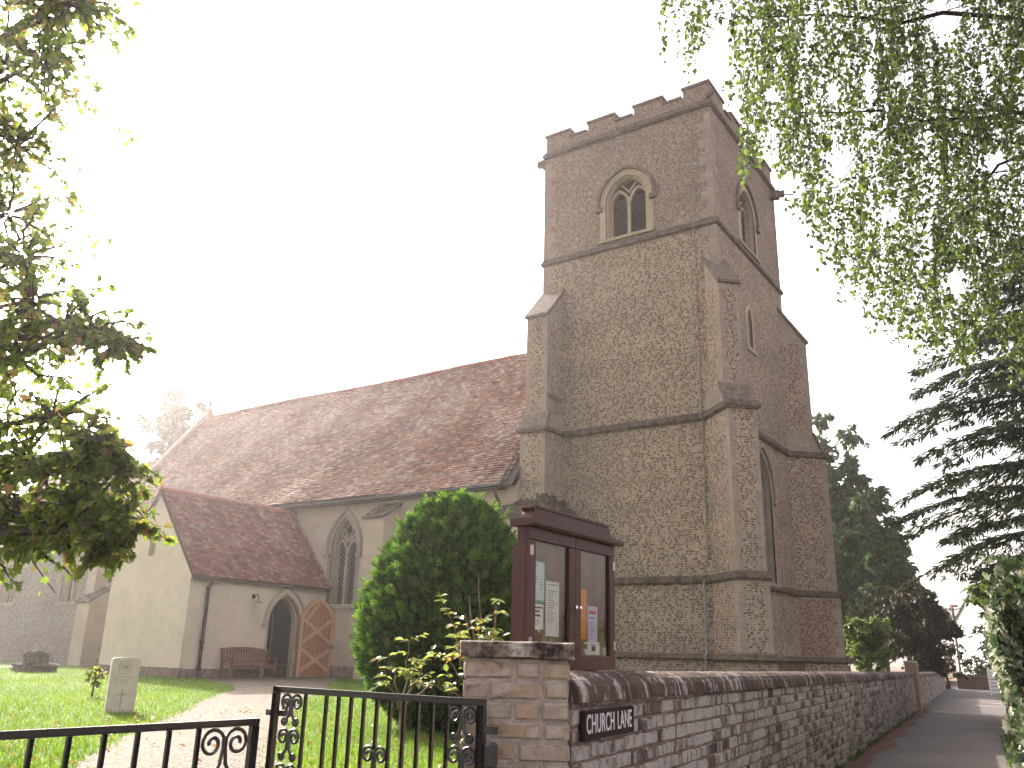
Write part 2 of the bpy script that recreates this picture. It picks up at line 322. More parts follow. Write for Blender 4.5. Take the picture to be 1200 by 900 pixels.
def tangent_uv(me):
    nl = len(me.loops); npoly = len(me.polygons)
    co = np.empty(len(me.vertices) * 3); me.vertices.foreach_get('co', co); co = co.reshape(-1, 3)
    nr = np.empty(npoly * 3); me.polygons.foreach_get('normal', nr); nr = nr.reshape(-1, 3)
    lt = np.empty(npoly, 'i'); me.polygons.foreach_get('loop_total', lt)
    vi = np.empty(nl, 'i'); me.loops.foreach_get('vertex_index', vi)
    t = np.stack([-nr[:, 1], nr[:, 0], np.zeros(npoly)], 1); ln = np.linalg.norm(t, axis=1)
    flat = ln < .05; t[flat] = (1, 0, 0); ln[flat] = 1; t /= ln[:, None]
    b = np.cross(nr, t); c = np.repeat(np.arange(npoly), lt)
    uv = np.stack([(co[vi] * t[c]).sum(1), (co[vi] * b[c]).sum(1)], 1).astype('f')
    l = me.uv_layers.new(name='UVMap'); l.data.foreach_set('uv', uv.ravel())

def link(o, parent):
    COL.objects.link(o)
    if parent is not None:
        o.parent = parent
        if parent.type == 'EMPTY': o.matrix_parent_inverse = Matrix.Translation(-parent.location)
    return o

def thing(name, label, cat, loc=(0, 0, 0), group=None):
    o = bpy.data.objects.new(name, None); COL.objects.link(o); o.location = loc; o.empty_display_size = .2
    return tag(o, label, cat, group)
def tag(o, label=None, cat=None, group=None, kind=None):
    for k, v in (('label', label), ('category', cat), ('group', group), ('kind', kind)):
        if v: o[k] = v
    return o

class MB:
    def __init__(s): s.v = []; s.f = []; s.m = []; s.r = []; s.mats = []
    def mi(s, m):
        m = M[m] if isinstance(m, str) else m
        if m not in s.mats: s.mats.append(m)
        return s.mats.index(m)
    def add(s, vs, fs, mat, rnd=None):
        o = len(s.v); s.v += [tuple(v) for v in vs]; k = s.mi(mat); r = random.random() if rnd is None else rnd
        for f in fs: s.f.append([i + o for i in f]); s.m.append(k); s.r.append(r)
    def hexa(s, p, mat, rnd=None):      # 8 points: bottom 0-3, top 4-7
        s.add(p, [(3, 2, 1, 0), (4, 5, 6, 7), (0, 1, 5, 4), (1, 2, 6, 5), (2, 3, 7, 6), (3, 0, 4, 7)], mat, rnd)
    def box(s, lo, hi, mat, rnd=None):
        (a, b, c), (d, e, f) = lo, hi
        s.hexa([(a, b, c), (d, b, c), (d, e, c), (a, e, c), (a, b, f), (d, b, f), (d, e, f), (a, e, f)], mat, rnd)
    def fbox(s, fr, a0, a1, z0, z1, d0, d1, mat, rnd=None):
        s.hexa([fr(a0, z0, d0), fr(a1, z0, d0), fr(a1, z0, d1), fr(a0, z0, d1), fr(a0, z1, d0), fr(a1, z1, d0), fr(a1, z1, d1), fr(a0, z1, d1)], mat, rnd)
    def bevbox(s, fr, a0, a1, z0, z1, d0, d1, mat, b=.006, rnd=None, jit=0):
        "box whose outer face (d1) has chamfered edges"
        j = lambda: random.uniform(-jit, jit)
        p = [fr(a, z, d0) for a, z in ((a0, z0), (a1, z0), (a1, z1), (a0, z1))]
        q = [fr(a + j(), z + j(), d1 - b) for a, z in ((a0, z0), (a1, z0), (a1, z1), (a0, z1))]
        r = [fr(a + j(), z + j(), d1 + j()) for a, z in ((a0 + b, z0 + b), (a1 - b, z0 + b), (a1 - b, z1 - b), (a0 + b, z1 - b))]
        fs = [(8, 9, 10, 11)]
        for k in range(4):
            n = (k + 1) % 4; fs += [(k, n, 4 + n, 4 + k), (4 + k, 4 + n, 8 + n, 8 + k)]
        s.add(p + q + r, fs, mat, rnd)
    def prism(s, fr, poly, d0, d1, mat, rnd=None):
        n = len(poly); vs = [fr(a, z, d0) for a, z in poly] + [fr(a, z, d1) for a, z in poly]
        tri = tessellate_polygon([[Vector((a, z, 0)) for a, z in poly]])
        fs = [tuple(t) for t in tri] + [tuple(i + n for i in reversed(t)) for t in tri]
        fs += [(i, (i + 1) % n, (i + 1) % n + n, i + n) for i in range(n)]
        s.add(vs, fs, mat, rnd)
    def panel(s, fr, outer, holes, mat, d=0.0, depth=0, rmat=None):
        loops = [outer] + holes; pts = [p for l in loops for p in l]
        tri = tessellate_polygon([[Vector((a, z, 0)) for a, z in l] for l in loops])
        s.add([fr(a, z, d) for a, z in pts], [tuple(t) for t in tri], mat)
        if depth:
            for h in holes: s.reveal(fr, h, d, d - depth, rmat or mat)
    def reveal(s, fr, h, d0, d1, mat):
        n = len(h)
        for i in range(n):
            k = (i + 1) % n
            s.add([fr(*h[i], d0), fr(*h[k], d0), fr(*h[k], d1), fr(*h[i], d1)], [(0, 1, 2, 3)], mat)
    def band(s, fr, path, o0, o1, d0, d1, mat, closed=False):
        n = len(path); P = [Vector(p) for p in path]; N = []
        for i in range(n):
            a = P[i - 1] if (i or closed) else P[i]; b = P[(i + 1) % n] if (i < n - 1 or closed) else P[i]
            ts = []
            if a != P[i]: ts.append((P[i] - a).normalized())
            if b != P[i]: ts.append((b - P[i]).normalized())
            t = sum(ts, Vector((0, 0))).normalized(); k = max(.5, t.dot(ts[0])); N.append(Vector((-t.y, t.x)) / k)
        rings = []
        for p, nn in zip(P, N):
            a = p + nn * o0; b = p + nn * o1; rings.append([fr(a.x, a.y, d0), fr(b.x, b.y, d0), fr(b.x, b.y, d1), fr(a.x, a.y, d1)])
        vs = [v for r in rings for v in r]; fs = []
        for i in range(n if closed else n - 1):
            a, b = 4 * i, 4 * ((i + 1) % n)
            fs += [(a + k, a + (k + 1) % 4, b + (k + 1) % 4, b + k) for k in range(4)]
        if not closed: fs += [(0, 1, 2, 3), tuple(4 * (n - 1) + k for k in (3, 2, 1, 0))]
        s.add(vs, fs, mat)
    def tube(s, path, r, mat, sides=6, rnd=None):
        P = [Vector(p) for p in path]; n = len(P); R = r if isinstance(r, (list, tuple)) else [r] * n
        vs = []; u = None
        for i in range(n):
            t = (P[min(i + 1, n - 1)] - P[max(i - 1, 0)]); t = t.normalized() if t.length > 1e-9 else Z
            if u is None: u = t.orthogonal().normalized()
            else: u = (u - t * u.dot(t)); u = u.normalized() if u.length > 1e-6 else t.orthogonal().normalized()
            w = t.cross(u)
            for k in range(sides):
                a = 2 * PI * k / sides; vs.append(P[i] + (u * math.cos(a) + w * math.sin(a)) * R[i])
        fs = [(i * sides + k, i * sides + (k + 1) % sides, (i + 1) * sides + (k + 1) % sides, (i + 1) * sides + k) for i in range(n - 1) for k in range(sides)]
        fs += [tuple(reversed(range(sides))), tuple((n - 1) * sides + k for k in range(sides))]
        s.add(vs, fs, mat, rnd)
    def lathe(s, c, prof, mat, sides=16, ax=None):
        ax = ax or (Vector((1, 0, 0)), Vector((0, 1, 0)), Z); c = Vector(c); vs = []
        for r, h in prof:
            for k in range(sides):
                a = 2 * PI * k / sides; vs.append(c + ax[0] * (r * math.cos(a)) + ax[1] * (r * math.sin(a)) + ax[2] * h)
        n = len(prof)
        fs = [(i * sides + k, i * sides + (k + 1) % sides, (i + 1) * sides + (k + 1) % sides, (i + 1) * sides + k) for i in range(n - 1) for k in range(sides)]
        fs += [tuple(reversed(range(sides))), tuple((n - 1) * sides + k for k in range(sides))]
        s.add(vs, fs, mat)
    def build(s, name, parent=None, label=None, smooth=False):
        me = bpy.data.meshes.new(name); me.from_pydata(s.v, [], s.f)
        for m in s.mats: me.materials.append(m)
        me.polygons.foreach_set('material_index', s.m)
        if smooth: me.polygons.foreach_set('use_smooth', [True] * len(s.f))
        me.update(); tangent_uv(me)
        at_ = me.attributes.new('rnd', 'FLOAT', 'FACE'); at_.data.foreach_set('value', s.r)
        o = bpy.data.objects.new(name, me); link(o, parent)
        if label: o['label'] = label
        return o

class FR:
    "upright frame: a along u, z up, d along outward normal n"
    def __init__(s, O, u, n): s.O = Vector(O); s.u = Vector(u).normalized(); s.n = Vector(n).normalized()
    def __call__(s, a, z, d=0.0): return s.O + s.u * a + Z * z + s.n * d

def arcpts(w, zs, za, k=9, c=0):
    h = za - zs; R = (w * w / 4 + h * h) / w; cx = R - w / 2; L = []
    a0 = PI; a1 = PI - math.atan2(h, cx) if cx > 0 else math.atan2(h, cx)
    a1 = math.atan2(h, -cx)
    for i in range(k + 1):
        a = a0 + (a1 - a0) * i / k; L.append((c + cx + R * math.cos(a), zs + R * math.sin(a)))
    return L + [(2 * c - x, z) for x, z in reversed(L[:-1])]
def arch(w, z0, zs, za, k=9, c=0): return [(c - w / 2, z0)] + arcpts(w, zs, za, k, c) + [(c + w / 2, z0)]

# -------- leaf cards: thousands of small folded leaves as one mesh
SHAPES = {
    'ovate': [(0, 0), (.28, .27), (.62, .24), (1, 0)],
    'rhomb': [(0, 0), (.3, .36), (.62, .22), (1, 0)],
    'lobed': [(0, 0), (.02, .42), (.3, .3), (.5, .52), (.62, .2), (1, 0)],
    'ivy': [(0, 0), (-.12, .34), (.22, .33), (.45, .5), (.6, .2), (1, 0)],
    'narrow': [(0, 0), (.3, .1), (.7, .08), (1, 0)],
    'blade': [(0, 0), (0, .06), (.55, .045), (1, 0)],
}
def unit(v): return v / np.maximum(np.linalg.norm(v, axis=-1, keepdims=True), 1e-9)
def leaves(name, P, D, N, size, shape, mat, parent=None, rnd=None, fold=.25, curl=.2, extra=None):
    P = np.asarray(P, float); n = len(P); D = unit(np.asarray(D, float)); N = np.asarray(N, float)
    S = unit(np.cross(N, D) + 1e-6); Nn = np.cross(D, S); size = np.broadcast_to(np.asarray(size, float), (n,))
    h = SHAPES[shape]; k = len(h); loc = [(x, 0 if y == 0 else y, 0) for x, y in h] + [(x, -y, 0) for x, y in h[1:-1]]
    loc = np.array(loc, float); loc[:, 2] = -curl * loc[:, 0] ** 2 + fold * np.abs(loc[:, 1])
    V = P[:, None, :] + size[:, None, None] * (loc[None, :, :1] * D[:, None] + loc[None, :, 1:2] * S[:, None] + loc[None, :, 2:] * Nn[:, None])
    nv = len(loc); A = list(range(k)); B = [0] + list(range(k, nv)) + [k - 1]; B = B[::-1]
    fl = np.array(A + B); off = (np.arange(n) * nv)[:, None]
    li = (fl[None] + off).ravel().astype('i'); nf = 2 * n
    me = bpy.data.meshes.new(name); me.vertices.add(n * nv); me.vertices.foreach_set('co', V.astype('f').ravel())
    me.loops.add(len(li)); me.loops.foreach_set('vertex_index', li)
    me.polygons.add(nf); me.polygons.foreach_set('loop_start', (np.arange(nf) * k).astype('i')); me.polygons.foreach_set('loop_total', np.full(nf, k, 'i'))
    me.update(calc_edges=True); me.materials.append(M[mat])
    r = RNG.random(n) if rnd is None else np.clip(rnd, 0, 1)
    a = me.attributes.new('rnd', 'FLOAT', 'FACE'); a.data.foreach_set('value', np.repeat(r, 2).astype('f'))
    me.uv_layers.new(name='UVMap')
    o = bpy.data.objects.new(name, me); return link(o, parent)
def rdir(n): return unit(RNG.normal(size=(n, 3)))

# ------------------------------------------------------------------ the ground
LD = Vector((-0.1111, 0.9938, 0)); LN = Vector((0.9938, 0.1111, 0))       # along the lane, and to its right
def lane(s, lat, z=0.0): return LD * s + LN * lat + Z * z
def gz(x, y):
    "height of the raised churchyard"
    d = max(-3.75 - x, y - 3.4); t = min(1, max(0, d / 1.6)); t = t * t * (3 - 2 * t)
    return .03 + .37 * t + .012 * math.sin(x * 1.3 + y * .7) * t

g = MB(); g.add([(-600, -300, -.03), (500, -300, -.03), (500, 900, -.03), (-600, 900, -.03)], [(0, 1, 2, 3)], 'earth')
tag(g.build('ground'), kind='structure')
g = MB()
for i in range(70):
    s0, s1 = -8 + i, -7 + i
    g.add([lane(s0, -1.72, 0), lane(s0, .62, 0), lane(s1, .62, 0), lane(s1, -1.72, 0)], [(0, 1, 2, 3)], 'asphalt')
g.add([lane(-8, .63, -.004), lane(-8, 8, -.004), lane(2.2, 8, -.004), lane(2.2, .63, -.004)], [(0, 1, 2, 3)], 'asphalt')
g.add([lane(-8, -1.73, -.004), lane(-8, -8, -.004), lane(2.6, -8, -.004), lane(2.6, -1.73, -.004)], [(0, 1, 2, 3)], 'asphalt')
tag(g.build('lane'), kind='structure')
# strip of rusty leaf litter along the foot of the wall
g = MB(); e = []
for i in range(121):
    s = 3.6 + i * .22; w = .30 + .24 * math.sin(s * .45) * (.5 + .5 * math.sin(s * .17 + 1)) + .07 * math.sin(s * 2.1)
    w = max(.06, w * min(1, max(.1, (s - 5) / 7))); e += [lane(s, -1.715, .005), lane(s, -1.715 + w, .005)]
g.add(e, [(2 * i, 2 * i + 1, 2 * i + 3, 2 * i + 2) for i in range(120)], 'reddebris'); tag(g.build('leaf_litter'), kind='structure')
g = MB(); g.add([lane(33, -.4, .006), lane(33, .6, .006), lane(36, .6, .006), lane(36, -.1, .006)], [(0, 1, 2, 3)], 'concrete')
tag(g.build('lane_patch'), kind='structure')

# lawn: grid bounded by the lane wall
g = MB(); nx, ny = 110, 90; vs = []
for j in range(ny):
    y = -6 + (j / (ny - 1)) ** 1.6 * 90
    xr = (-1.95 - .1111 * y) / .9938
    for i in range(nx):
        x = xr - (i / (nx - 1)) ** 1.8 * 85
        vs.append((x, y, gz(x, y) if not (y < 3.3 and x > -3.7) else -.012))
g.add(vs, [(j * nx + i, (j + 1) * nx + i, (j + 1) * nx + i + 1, j * nx + i + 1) for j in range(ny - 1) for i in range(nx - 1)], 'soil')
tag(g.build('lawn', smooth=True), kind='structure')

PATH_L = [(-3.7, 1.2), (-5.0, 2.9), (-6.56, 4.08), (-9.84, 7.17), (-12.6, 9.8), (-15.3, 12.6), (-18.0, 14.4), (-20.9, 15.9)]
PATH_R = [(-3.65, 3.2), (-4.9, 4.45), (-6.15, 5.55), (-9.2, 8.6), (-11.83, 11.17), (-14.2, 14.2), (-15.8, 15.76), (-19.9, 20.4)]
def resamp(L, n):
    L = np.array(L); d = np.r_[0, np.cumsum(np.linalg.norm(np.diff(L, axis=0), axis=1))]; t = np.linspace(0, d[-1], n)
    return np.stack([np.interp(t, d, L[:, 0]), np.interp(t, d, L[:, 1])], 1)
pl, pr = resamp(PATH_L, 90), resamp(PATH_R, 90)
wob = np.cumsum(RNG.normal(size=(90, 2)) * .03, 0) * .3 + RNG.normal(size=(90, 2)) * .02
pl = pl + wob; pr = pr + RNG.normal(size=(90, 2)) * .025
g = MB(); K = 9; vs = []
for i in range(90):
    for k in range(K):
        p = pl[i] + (pr[i] - pl[i]) * k / (K - 1); vs.append((p[0], p[1], gz(*p) + .006 + .006 * math.sin(PI * k / (K - 1))))
g.add(vs, [(i * K + k, (i + 1) * K + k, (i + 1) * K + k + 1, i * K + k + 1) for i in range(89) for k in range(K - 1)], 'gravel')
tag(g.build('gravel_path', smooth=True), kind='structure')
PATH_POLY = np.concatenate([pl, pr[::-1]])
def in_path(x, y, m=0.0):
    "inside the gravel (m widens it)"
    a, b = PATH_POLY, np.roll(PATH_POLY, -1, 0); hit = ((a[:, 1] > y) != (b[:, 1] > y))
    xi = a[:, 0] + (y - a[:, 1]) / np.where(b[:, 1] == a[:, 1], 1e-9, b[:, 1] - a[:, 1]) * (b[:, 0] - a[:, 0])
    if int((hit & (x < xi)).sum()) % 2: return True
    return m > 0 and float(((a - (x, y)) ** 2).sum(1).min()) < m * m

# air volume added to imitate veiling lens glare by scattering the sunlight
def glare_haze():
    m = bpy.data.materials.new('glare_haze_air'); m.use_nodes = True; t = m.node_tree; t.nodes.clear()
    out = t.nodes.new('ShaderNodeOutputMaterial'); v = t.nodes.new('ShaderNodeVolumePrincipled')
    v.inputs['Color'].default_value = (1.0, .95, .93, 1); v.inputs['Density'].default_value = GLARE_HAZE; v.inputs['Anisotropy'].default_value = .80
    t.links.new(v.outputs[0], out.inputs['Volume']); M['glare_haze'] = m
    g = MB(); g.box((-610, -310, -1.1), (510, 910, 24), 'glare_haze'); o = g.build('glare_haze'); tag(o, kind='stuff')
GLARE_HAZE = .0008
glare_haze()

# ------------------------------------------------------------------ the church
CH = thing('parish_church', 'medieval cobble church with square battlemented tower, red tiled nave and rendered porch', 'church', (-18, 22, .4))
TX0, TX1, TY0, TY1 = -13.62, -7.75, 21.75, 27.85
fN = FR((0, TY0, 0), (1, 0, 0), (0, -1, 0)); fW = FR((TX1, 0, 0), (0, 1, 0), (1, 0, 0))
fS = FR((0, TY1, 0), (1, 0, 0), (0, 1, 0)); fE = FR((TX0, 0, 0), (0, 1, 0), (-1, 0, 0))

def lights(fr, c, w, z0, zs, za, parent, back, frame='dress', d=-.3, louvre=False, quatre=False, hood=True, hoodw=None, surround=0, label=None, sill=True, hoodm='dressgrey'):
    "a two-light traceried window set in a hole of this size"
    m = MB()
    if surround:
        ip = arch(w, z0 - .001, zs, za, c=c); m.band(fr, ip, 0.0, surround, -.05, .012, 'dressgrey' if not louvre else 'dress')
    ip = arch(w, z0, zs, za, c=c)
    m.band(fr, ip, -.09, .0, -.22, -.10, frame); m.band(fr, ip, -.05, .0, -.11, -.04, frame)
    win = m.build('window', parent, label)
    b = MB(); b.prism(fr, arch(w - .02, z0, zs, za, c=c), d - .12, d - .1, back); b.build('glazing_or_dark_back', win)  # leaded glass, but behind louvres a dark sheet painted as the shade within
    t = MB(); hw = (w - .18) / 2; mw = .11
    t.fbox(fr, c - mw / 2, c + mw / 2, z0, zs + .0, d + .0, d + .16, frame)
    for q in (-1, 1):
        cc = c + q * (hw / 2 + .025); wl = hw - .05
        zl = zs + (za - zs) * (.52 if not quatre else .30)
        t.band(fr, arcpts(wl, zs - (0.0 if not quatre else .12), zl, 7, cc), -.03, .055, d + .01, d + .14, frame)
        t.band(fr, [(c + q * (w / 2 - .08), z0), (c + q * (w / 2 - .08), zs)], -.05, .05, d, d + .13, frame)
        # spandrel bars curving up to the main arch
        pts = [(c + q * (.0 + x * hw * .55), zs + (zl - zs) * .75 + (za - zs) * .42 * math.sin(x * 1.5)) for x in (0, .25, .5, .75, 1)]
        t.band(fr, pts, -.03, .03, d + .02, d + .13, frame)
    if quatre:
        r = (za - zs) * .24; zc = zs + (za - zs) * .52
        t.band(fr, [(c + r * math.cos(a) * (1 + .18 * math.cos(4 * a)), zc + r * math.sin(a) * (1 + .18 * math.cos(4 * a))) for a in [2 * PI * i / 28 for i in range(28)]], -.03, .03, d + .02, d + .13, frame, True)
    t.build('tracery', win)
    if louvre:
        l = MB(); nl = 15; zt = zs + (za - zs) * .18
        for i in range(nl):
            zz = z0 + .05 + i * (zt - z0) / nl
            for q in (-1, 1):
                a0, a1 = (c + mw / 2, c + w / 2 - .1) if q > 0 else (c - w / 2 + .1, c - mw / 2)
                l.hexa([fr(a0, zz, d + .10), fr(a1, zz, d + .10), fr(a1, zz + .085, d - .05), fr(a0, zz + .085, d - .05), fr(a0, zz + .02, d + .10), fr(a1, zz + .02, d + .10), fr(a1, zz + .105, d - .05), fr(a0, zz + .105, d - .05)], 'louvre')
        l.build('louvres', win)
    if hood:
        hm = MB(); W2 = (hoodw or w + 2 * surround); hp = arcpts(W2, zs, za + (W2 - w) / 2 * 1.05, 10, c)
        hp = [(hp[0][0], hp[0][1] - .12)] + hp + [(hp[-1][0], hp[-1][1] - .12)]
        hm.band(fr, hp, .0, .085, -.02, .09, hoodm); hm.band(fr, hp, .03, .11, -.02, .055, hoodm)
        for q in (0, -1): hm.fbox(fr, hp[q][0] - .09 + (0 if q else -.04), hp[q][0] + .09 + (.04 if q else 0), hp[q][1] - .14, hp[q][1], -.02, .10, hoodm)
        hm.build('hood_mould', win)
    if sill:
        sm = MB(); w2 = w / 2 + surround + .04
        sm.prism(FR(fr(c - w2, 0, 0), fr.n, fr.u), [(-.3, z0 + .02), (.0, z0 - .02), (.07, z0 - .05), (.07, z0 - .14), (-.3, z0 - .14)], 0, 2 * w2, 'dressgrey' if not louvre else frame)
        sm.build('sill', win)
    return win

# tower walls, with real openings
BW, BZ0, BZS, BZA = 1.42, 13.72, 14.95, 15.78
bN = -10.63; bWc = 24.72
tw = MB()
rub, rup = 'rubble', 'rubble_up'
tw.panel(fN, [(TX0, .2), (TX1, .2), (TX1, 13.4), (TX0, 13.4)], [], rub)
tw.panel(fN, [(TX0, 13.4), (TX1, 13.4), (TX1, 17.4), (TX0, 17.4)], [arch(BW, BZ0, BZS, BZA, c=bN)], rup, -.03, .5, 'dress')
SLW = .36; WWW = 1.5
tw.panel(fW, [(TY0, .2), (TY1, .2), (TY1, 13.4), (TY0, 13.4)], [arch(SLW, 10.2, 11.15, 11.5, 6, 24.25), arch(WWW, 3.35, 5.9, 7.05, 9, 24.5)], rub, 0, .4, 'dress')
tw.panel(fW, [(TY0 + .03, 13.4), (TY1 - .03, 13.4), (TY1 - .03, 17.4), (TY0 + .03, 17.4)], [arch(BW, BZ0, BZS, BZA, c=bWc)], rup, -.03, .5, 'dress')
tw.panel(fS, [(TX0, .2), (TX1, .2), (TX1, 17.4), (TX0, 17.4)], [], rub)
tw.panel(fE, [(TY0, .2), (TY1, .2), (TY1, 17.4), (TY0, 17.4)], [], rup)
tw.add([(TX0, TY0, 17.3), (TX1, TY0, 17.3), (TX1, TY1, 17.3), (TX0, TY1, 17.3)], [(0, 1, 2, 3)], 'lead')
# corner quoins on the upper stage
for i in range(32):
    z = 8.0 + i * .293; L = .42 if i % 2 else .24; K = .24 if i % 2 else .42
    if z + .28 > 17.3: break
    up = -.03 if z > 13.2 else 0
    if 13.0 < z < 13.45: continue
    if z > 11.6: tw.hexa([(TX1 - L, TY0 - up - .006, z), (TX1 - up * -1 + .008 if False else TX1 + up + .008, TY0 - up - .006, z), (TX1 + up + .008, TY0 + K, z), (TX1 - L, TY0 + K, z)] + [(TX1 - L, TY0 - up - .006, z + .285), (TX1 + up + .008, TY0 - up - .006, z + .285), (TX1 + up + .008, TY0 + K, z + .285), (TX1 - L, TY0 + K, z + .285)], 'ashlar')
    if z > 11.8: tw.hexa([(TX0 - .008 - up, TY0 - up - .006, z), (TX0 + L, TY0 - up - .006, z), (TX0 + L, TY0 + K, z), (TX0 - .008 - up, TY0 + K, z)] + [(TX0 - .008 - up, TY0 - up - .006, z + .285), (TX0 + L, TY0 - up - .006, z + .285), (TX0 + L, TY0 + K, z + .285), (TX0 - .008 - up, TY0 + K, z + .285)], 'ashlar')
tower = tw.build('tower_wall', CH)

lights(FR(fN(0, 0, -.03), fN.u, fN.n), bN, BW, BZ0, BZS, BZA, CH, 'dark', 'dress', -.36, True, surround=.20, hoodm='cap', label='louvred belfry window on the broad tower face')
lights(FR(fW(0, 0, -.03), fW.u, fW.n), bWc, BW, BZ0, BZS, BZA, CH, 'dark', 'dress', -.36, True, surround=.20, hoodm='cap', label='louvred belfry window on the narrow tower face')
lights(fW, 24.5, WWW, 3.35, 5.9, 7.05, CH, 'leadglass', 'dressgrey', -.34, quatre=True, surround=.16, label='tall west window beside the buttress')
m = MB(); m.band(fW, arch(SLW, 10.2, 11.15, 11.5, 6, 24.25), 0, .17, -.04, .012, 'dress'); m.band(fW, arch(SLW, 10.2, 11.15, 11.5, 6, 24.25), -.06, 0, -.3, -.1, 'dress')
sl_ = m.build('window', CH, 'small slit window high on the narrow tower face')
m = MB(); m.prism(fW, arch(SLW - .01, 10.2, 11.15, 11.5, 6, 24.25), -.35, -.3, 'leadglass'); m.build('glazing_or_dark_back', sl_)
m = MB(); m.fbox(fW, 24.25 - .38, 24.25 + .38, 10.06, 10.19, -.03, .05, 'dress'); m.build('sill', sl_)

# battlements: four merlons to a side
def parapet_side(mb, cb, fr, a0, a1):
    L = a1 - a0; seg = [.155, .122, .168, .122, .168, .122, .143]; x = a0; tot = sum(seg)
    mb.fbox(fr, a0, a1, 17.42, 17.86, -.38, .0, 'rubble_up')
    for i, q in enumerate(seg):
        w = q / tot * L
        if i % 2 == 0:
            mb.fbox(fr, x, x + w, 17.862, 18.12, -.38, .0, 'rubble_up'); cb.fbox(fr, x - .045, x + w + .045, 18.122, 18.21, -.42, .05, 'cap')
            cb.fbox(fr, x - .03, x + w + .03, 18.21, 18.25, -.36, -.02, 'cap')
        else: cb.fbox(fr, x + .047, x + w - .047, 17.862, 17.94, -.42, .05, 'cap')
        x += w
pm, cm = MB(), MB()
parapet_side(pm, cm, FR(fN(0, 0, -.035), fN.u, fN.n), TX0 + .035, TX1 - .035)
parapet_side(pm, cm, FR(fW(0, 0, -.04), fW.u, fW.n), TY0 + .43, TY1 - .04)
parapet_side(pm, cm, FR(fS(0, 0, -.045), fS.u, fS.n), TX0 + .43, TX1 - .44)
parapet_side(pm, cm, FR(fE(0, 0, -.04), fE.u, fE.n), TY0 + .43, TY1 - .43)
par = pm.build('parapet', CH); cm.build('coping', par)

# buttresses
def buttress(C, d, P1, w1, P2, w2, z1, z2, hs, label, z0=.2, extra=None, zb=(1.27, 3.2), low='rubble'):
    d = Vector((*d, 0)).normalized(); n = Vector((-d.y, d.x, 0)); C = Vector((*C, 0))
    fr = lambda w: FR(C - n * (w / 2), d, n)
    def prof(w, P, za, zc, Pn, m): mb.prism(fr(w), [(-.6, za), (P, za), (P, zc[0]), (Pn, zc[1]), (-.601, zc[1] - .001)], 0, w, m)
    mb = MB()
    prof(w1 + .16, P1 + .10, z0, (zb[0], zb[0] + .001), P1 + .0995, 'ashlar')
    prof(w1 + .06, P1 + .05, zb[0] + .002, (zb[1] - .05, zb[1]), P1, 'ashlar')
    prof(w1, P1, zb[1] + .001, (z1, z1 + hs), P2 - .004, 'ashlar')
    prof(w2, P2, z1 + .01, (z2, z2 + (P2 + .42) * 1.13), -.42, 'ashlar')
    # panels of cobble set between the ashlar edges, front and both sides
    def cob(P, w, za, zc, cm_='rubble'):
        for f0, lo, hi in ((FR(C + d * P, n, d), -w / 2 + .17, w / 2 - .17),):
            z = za
            while z < zc - .05:
                q = min(zc, z + .29); j = .055 if int((z - za) / .29) % 2 else -.03
                mb.panel(f0, [(lo - j, z), (hi + j, z), (hi + j, q), (lo - j, q)], [], cm_, .004); z = q
        for sg in (-1, 1):
            f0 = FR(C + n * (sg * w / 2), d, n * sg); z = za
            while z < zc - .05:
                q = min(zc, z + .29); j = .07 if int((z - za) / .29) % 2 else -.07
                mb.panel(f0, [(-.55, z), (P - .24 + j, z), (P - .24 + j, q), (-.55, q)], [], cm_, .004); z = q
    cob(P1 + .10, w1 + .16, z0, zb[0] - .1); cob(P1 + .05, w1 + .06, zb[0] + .12, zb[1] - .15, low); cob(P1, w1, zb[1] + .14, z1 - .08); cob(P2, w2, z1 + hs + .05, z2 - .1)
    o = mb.build('buttress', CH, label)
    cp = MB()
    def slope(w, Pa, za, Pb, zb_, nm='cap'):
        f = fr(w + .10); cp.prism(f, [(Pa + .07, za - .10), (Pa + .07, za - .02), (Pb, zb_ + .03), (Pb - .05, zb_ - .02), (Pa - .02, za - .10)], 0, w + .10, nm)
    slope(w1, P1, z1, P2 - .02, z1 + hs); cp.build('weathering', o)
    cp = MB(); slope(w2, P2, z2, -.42, z2 + (P2 + .42) * 1.15); cp.build('weathering', o)
    if extra: extra(o, C, d, n)
    return o
buttress((TX1, TY0), (1, -1), .98, .80, .58, .60, 7.55, 11.25, .68, 'diagonal corner buttress nearest the lane')
buttress((TX1, TY1), (1, 1), .92, .86, .55, .80, 7.55, 11.5, .75, 'diagonal buttress on the far corner of the tower', low='rubble_red')
buttress((-13.24, TY0), (0, -1), 1.08, .86, .92, .74, 7.55, 11.25, .55, 'square buttress between tower and nave roof', zb=(1.27, 3.2))
# its wide lower stub with mossy tiled shoulders
m = MB(); m.box((-14.05, 20.05, .3), (-12.95, 21.74, 4.95), 'cream2'); m.box((-12.95, 20.75, .3), (-12.35, 21.74, 4.6), 'ashlar')
st = m.build('buttress', CH, 'low rendered stub under mossy tiled shoulders')
m = MB(); f0 = FR((-14.1, 21.74, 0), (0, -1, 0), (1, 0, 0))
m.prism(f0, [(.9, 5.6), (1.78, 4.98), (1.76, 4.88), (.9, 5.5)], 0, 1.1, 'moss'); m.prism(FR((-13.0, 20.6, 0), (1, 0, 0), (0, 1, 0)), [(-.03, 5.65), (1.05, 4.62), (1.0, 4.5), (-.03, 5.5)], 0, 1.13, 'moss')
for k in range(60):
    a = random.uniform(-14.05, -13.05); t = random.random(); m.box((a, 20.85 - t * .85, 5.55 - t * .6), (a + .12, 21.0 - t * .85, 5.66 - t * .6), 'moss')
    t = random.random(); y = random.uniform(20.6, 21.6); m.box((-12.95 + t * .95, y, 5.5 - t * .95), (-12.8 + t * .95, y + .14, 5.66 - t * .95), 'moss')
m.build('capping', st)

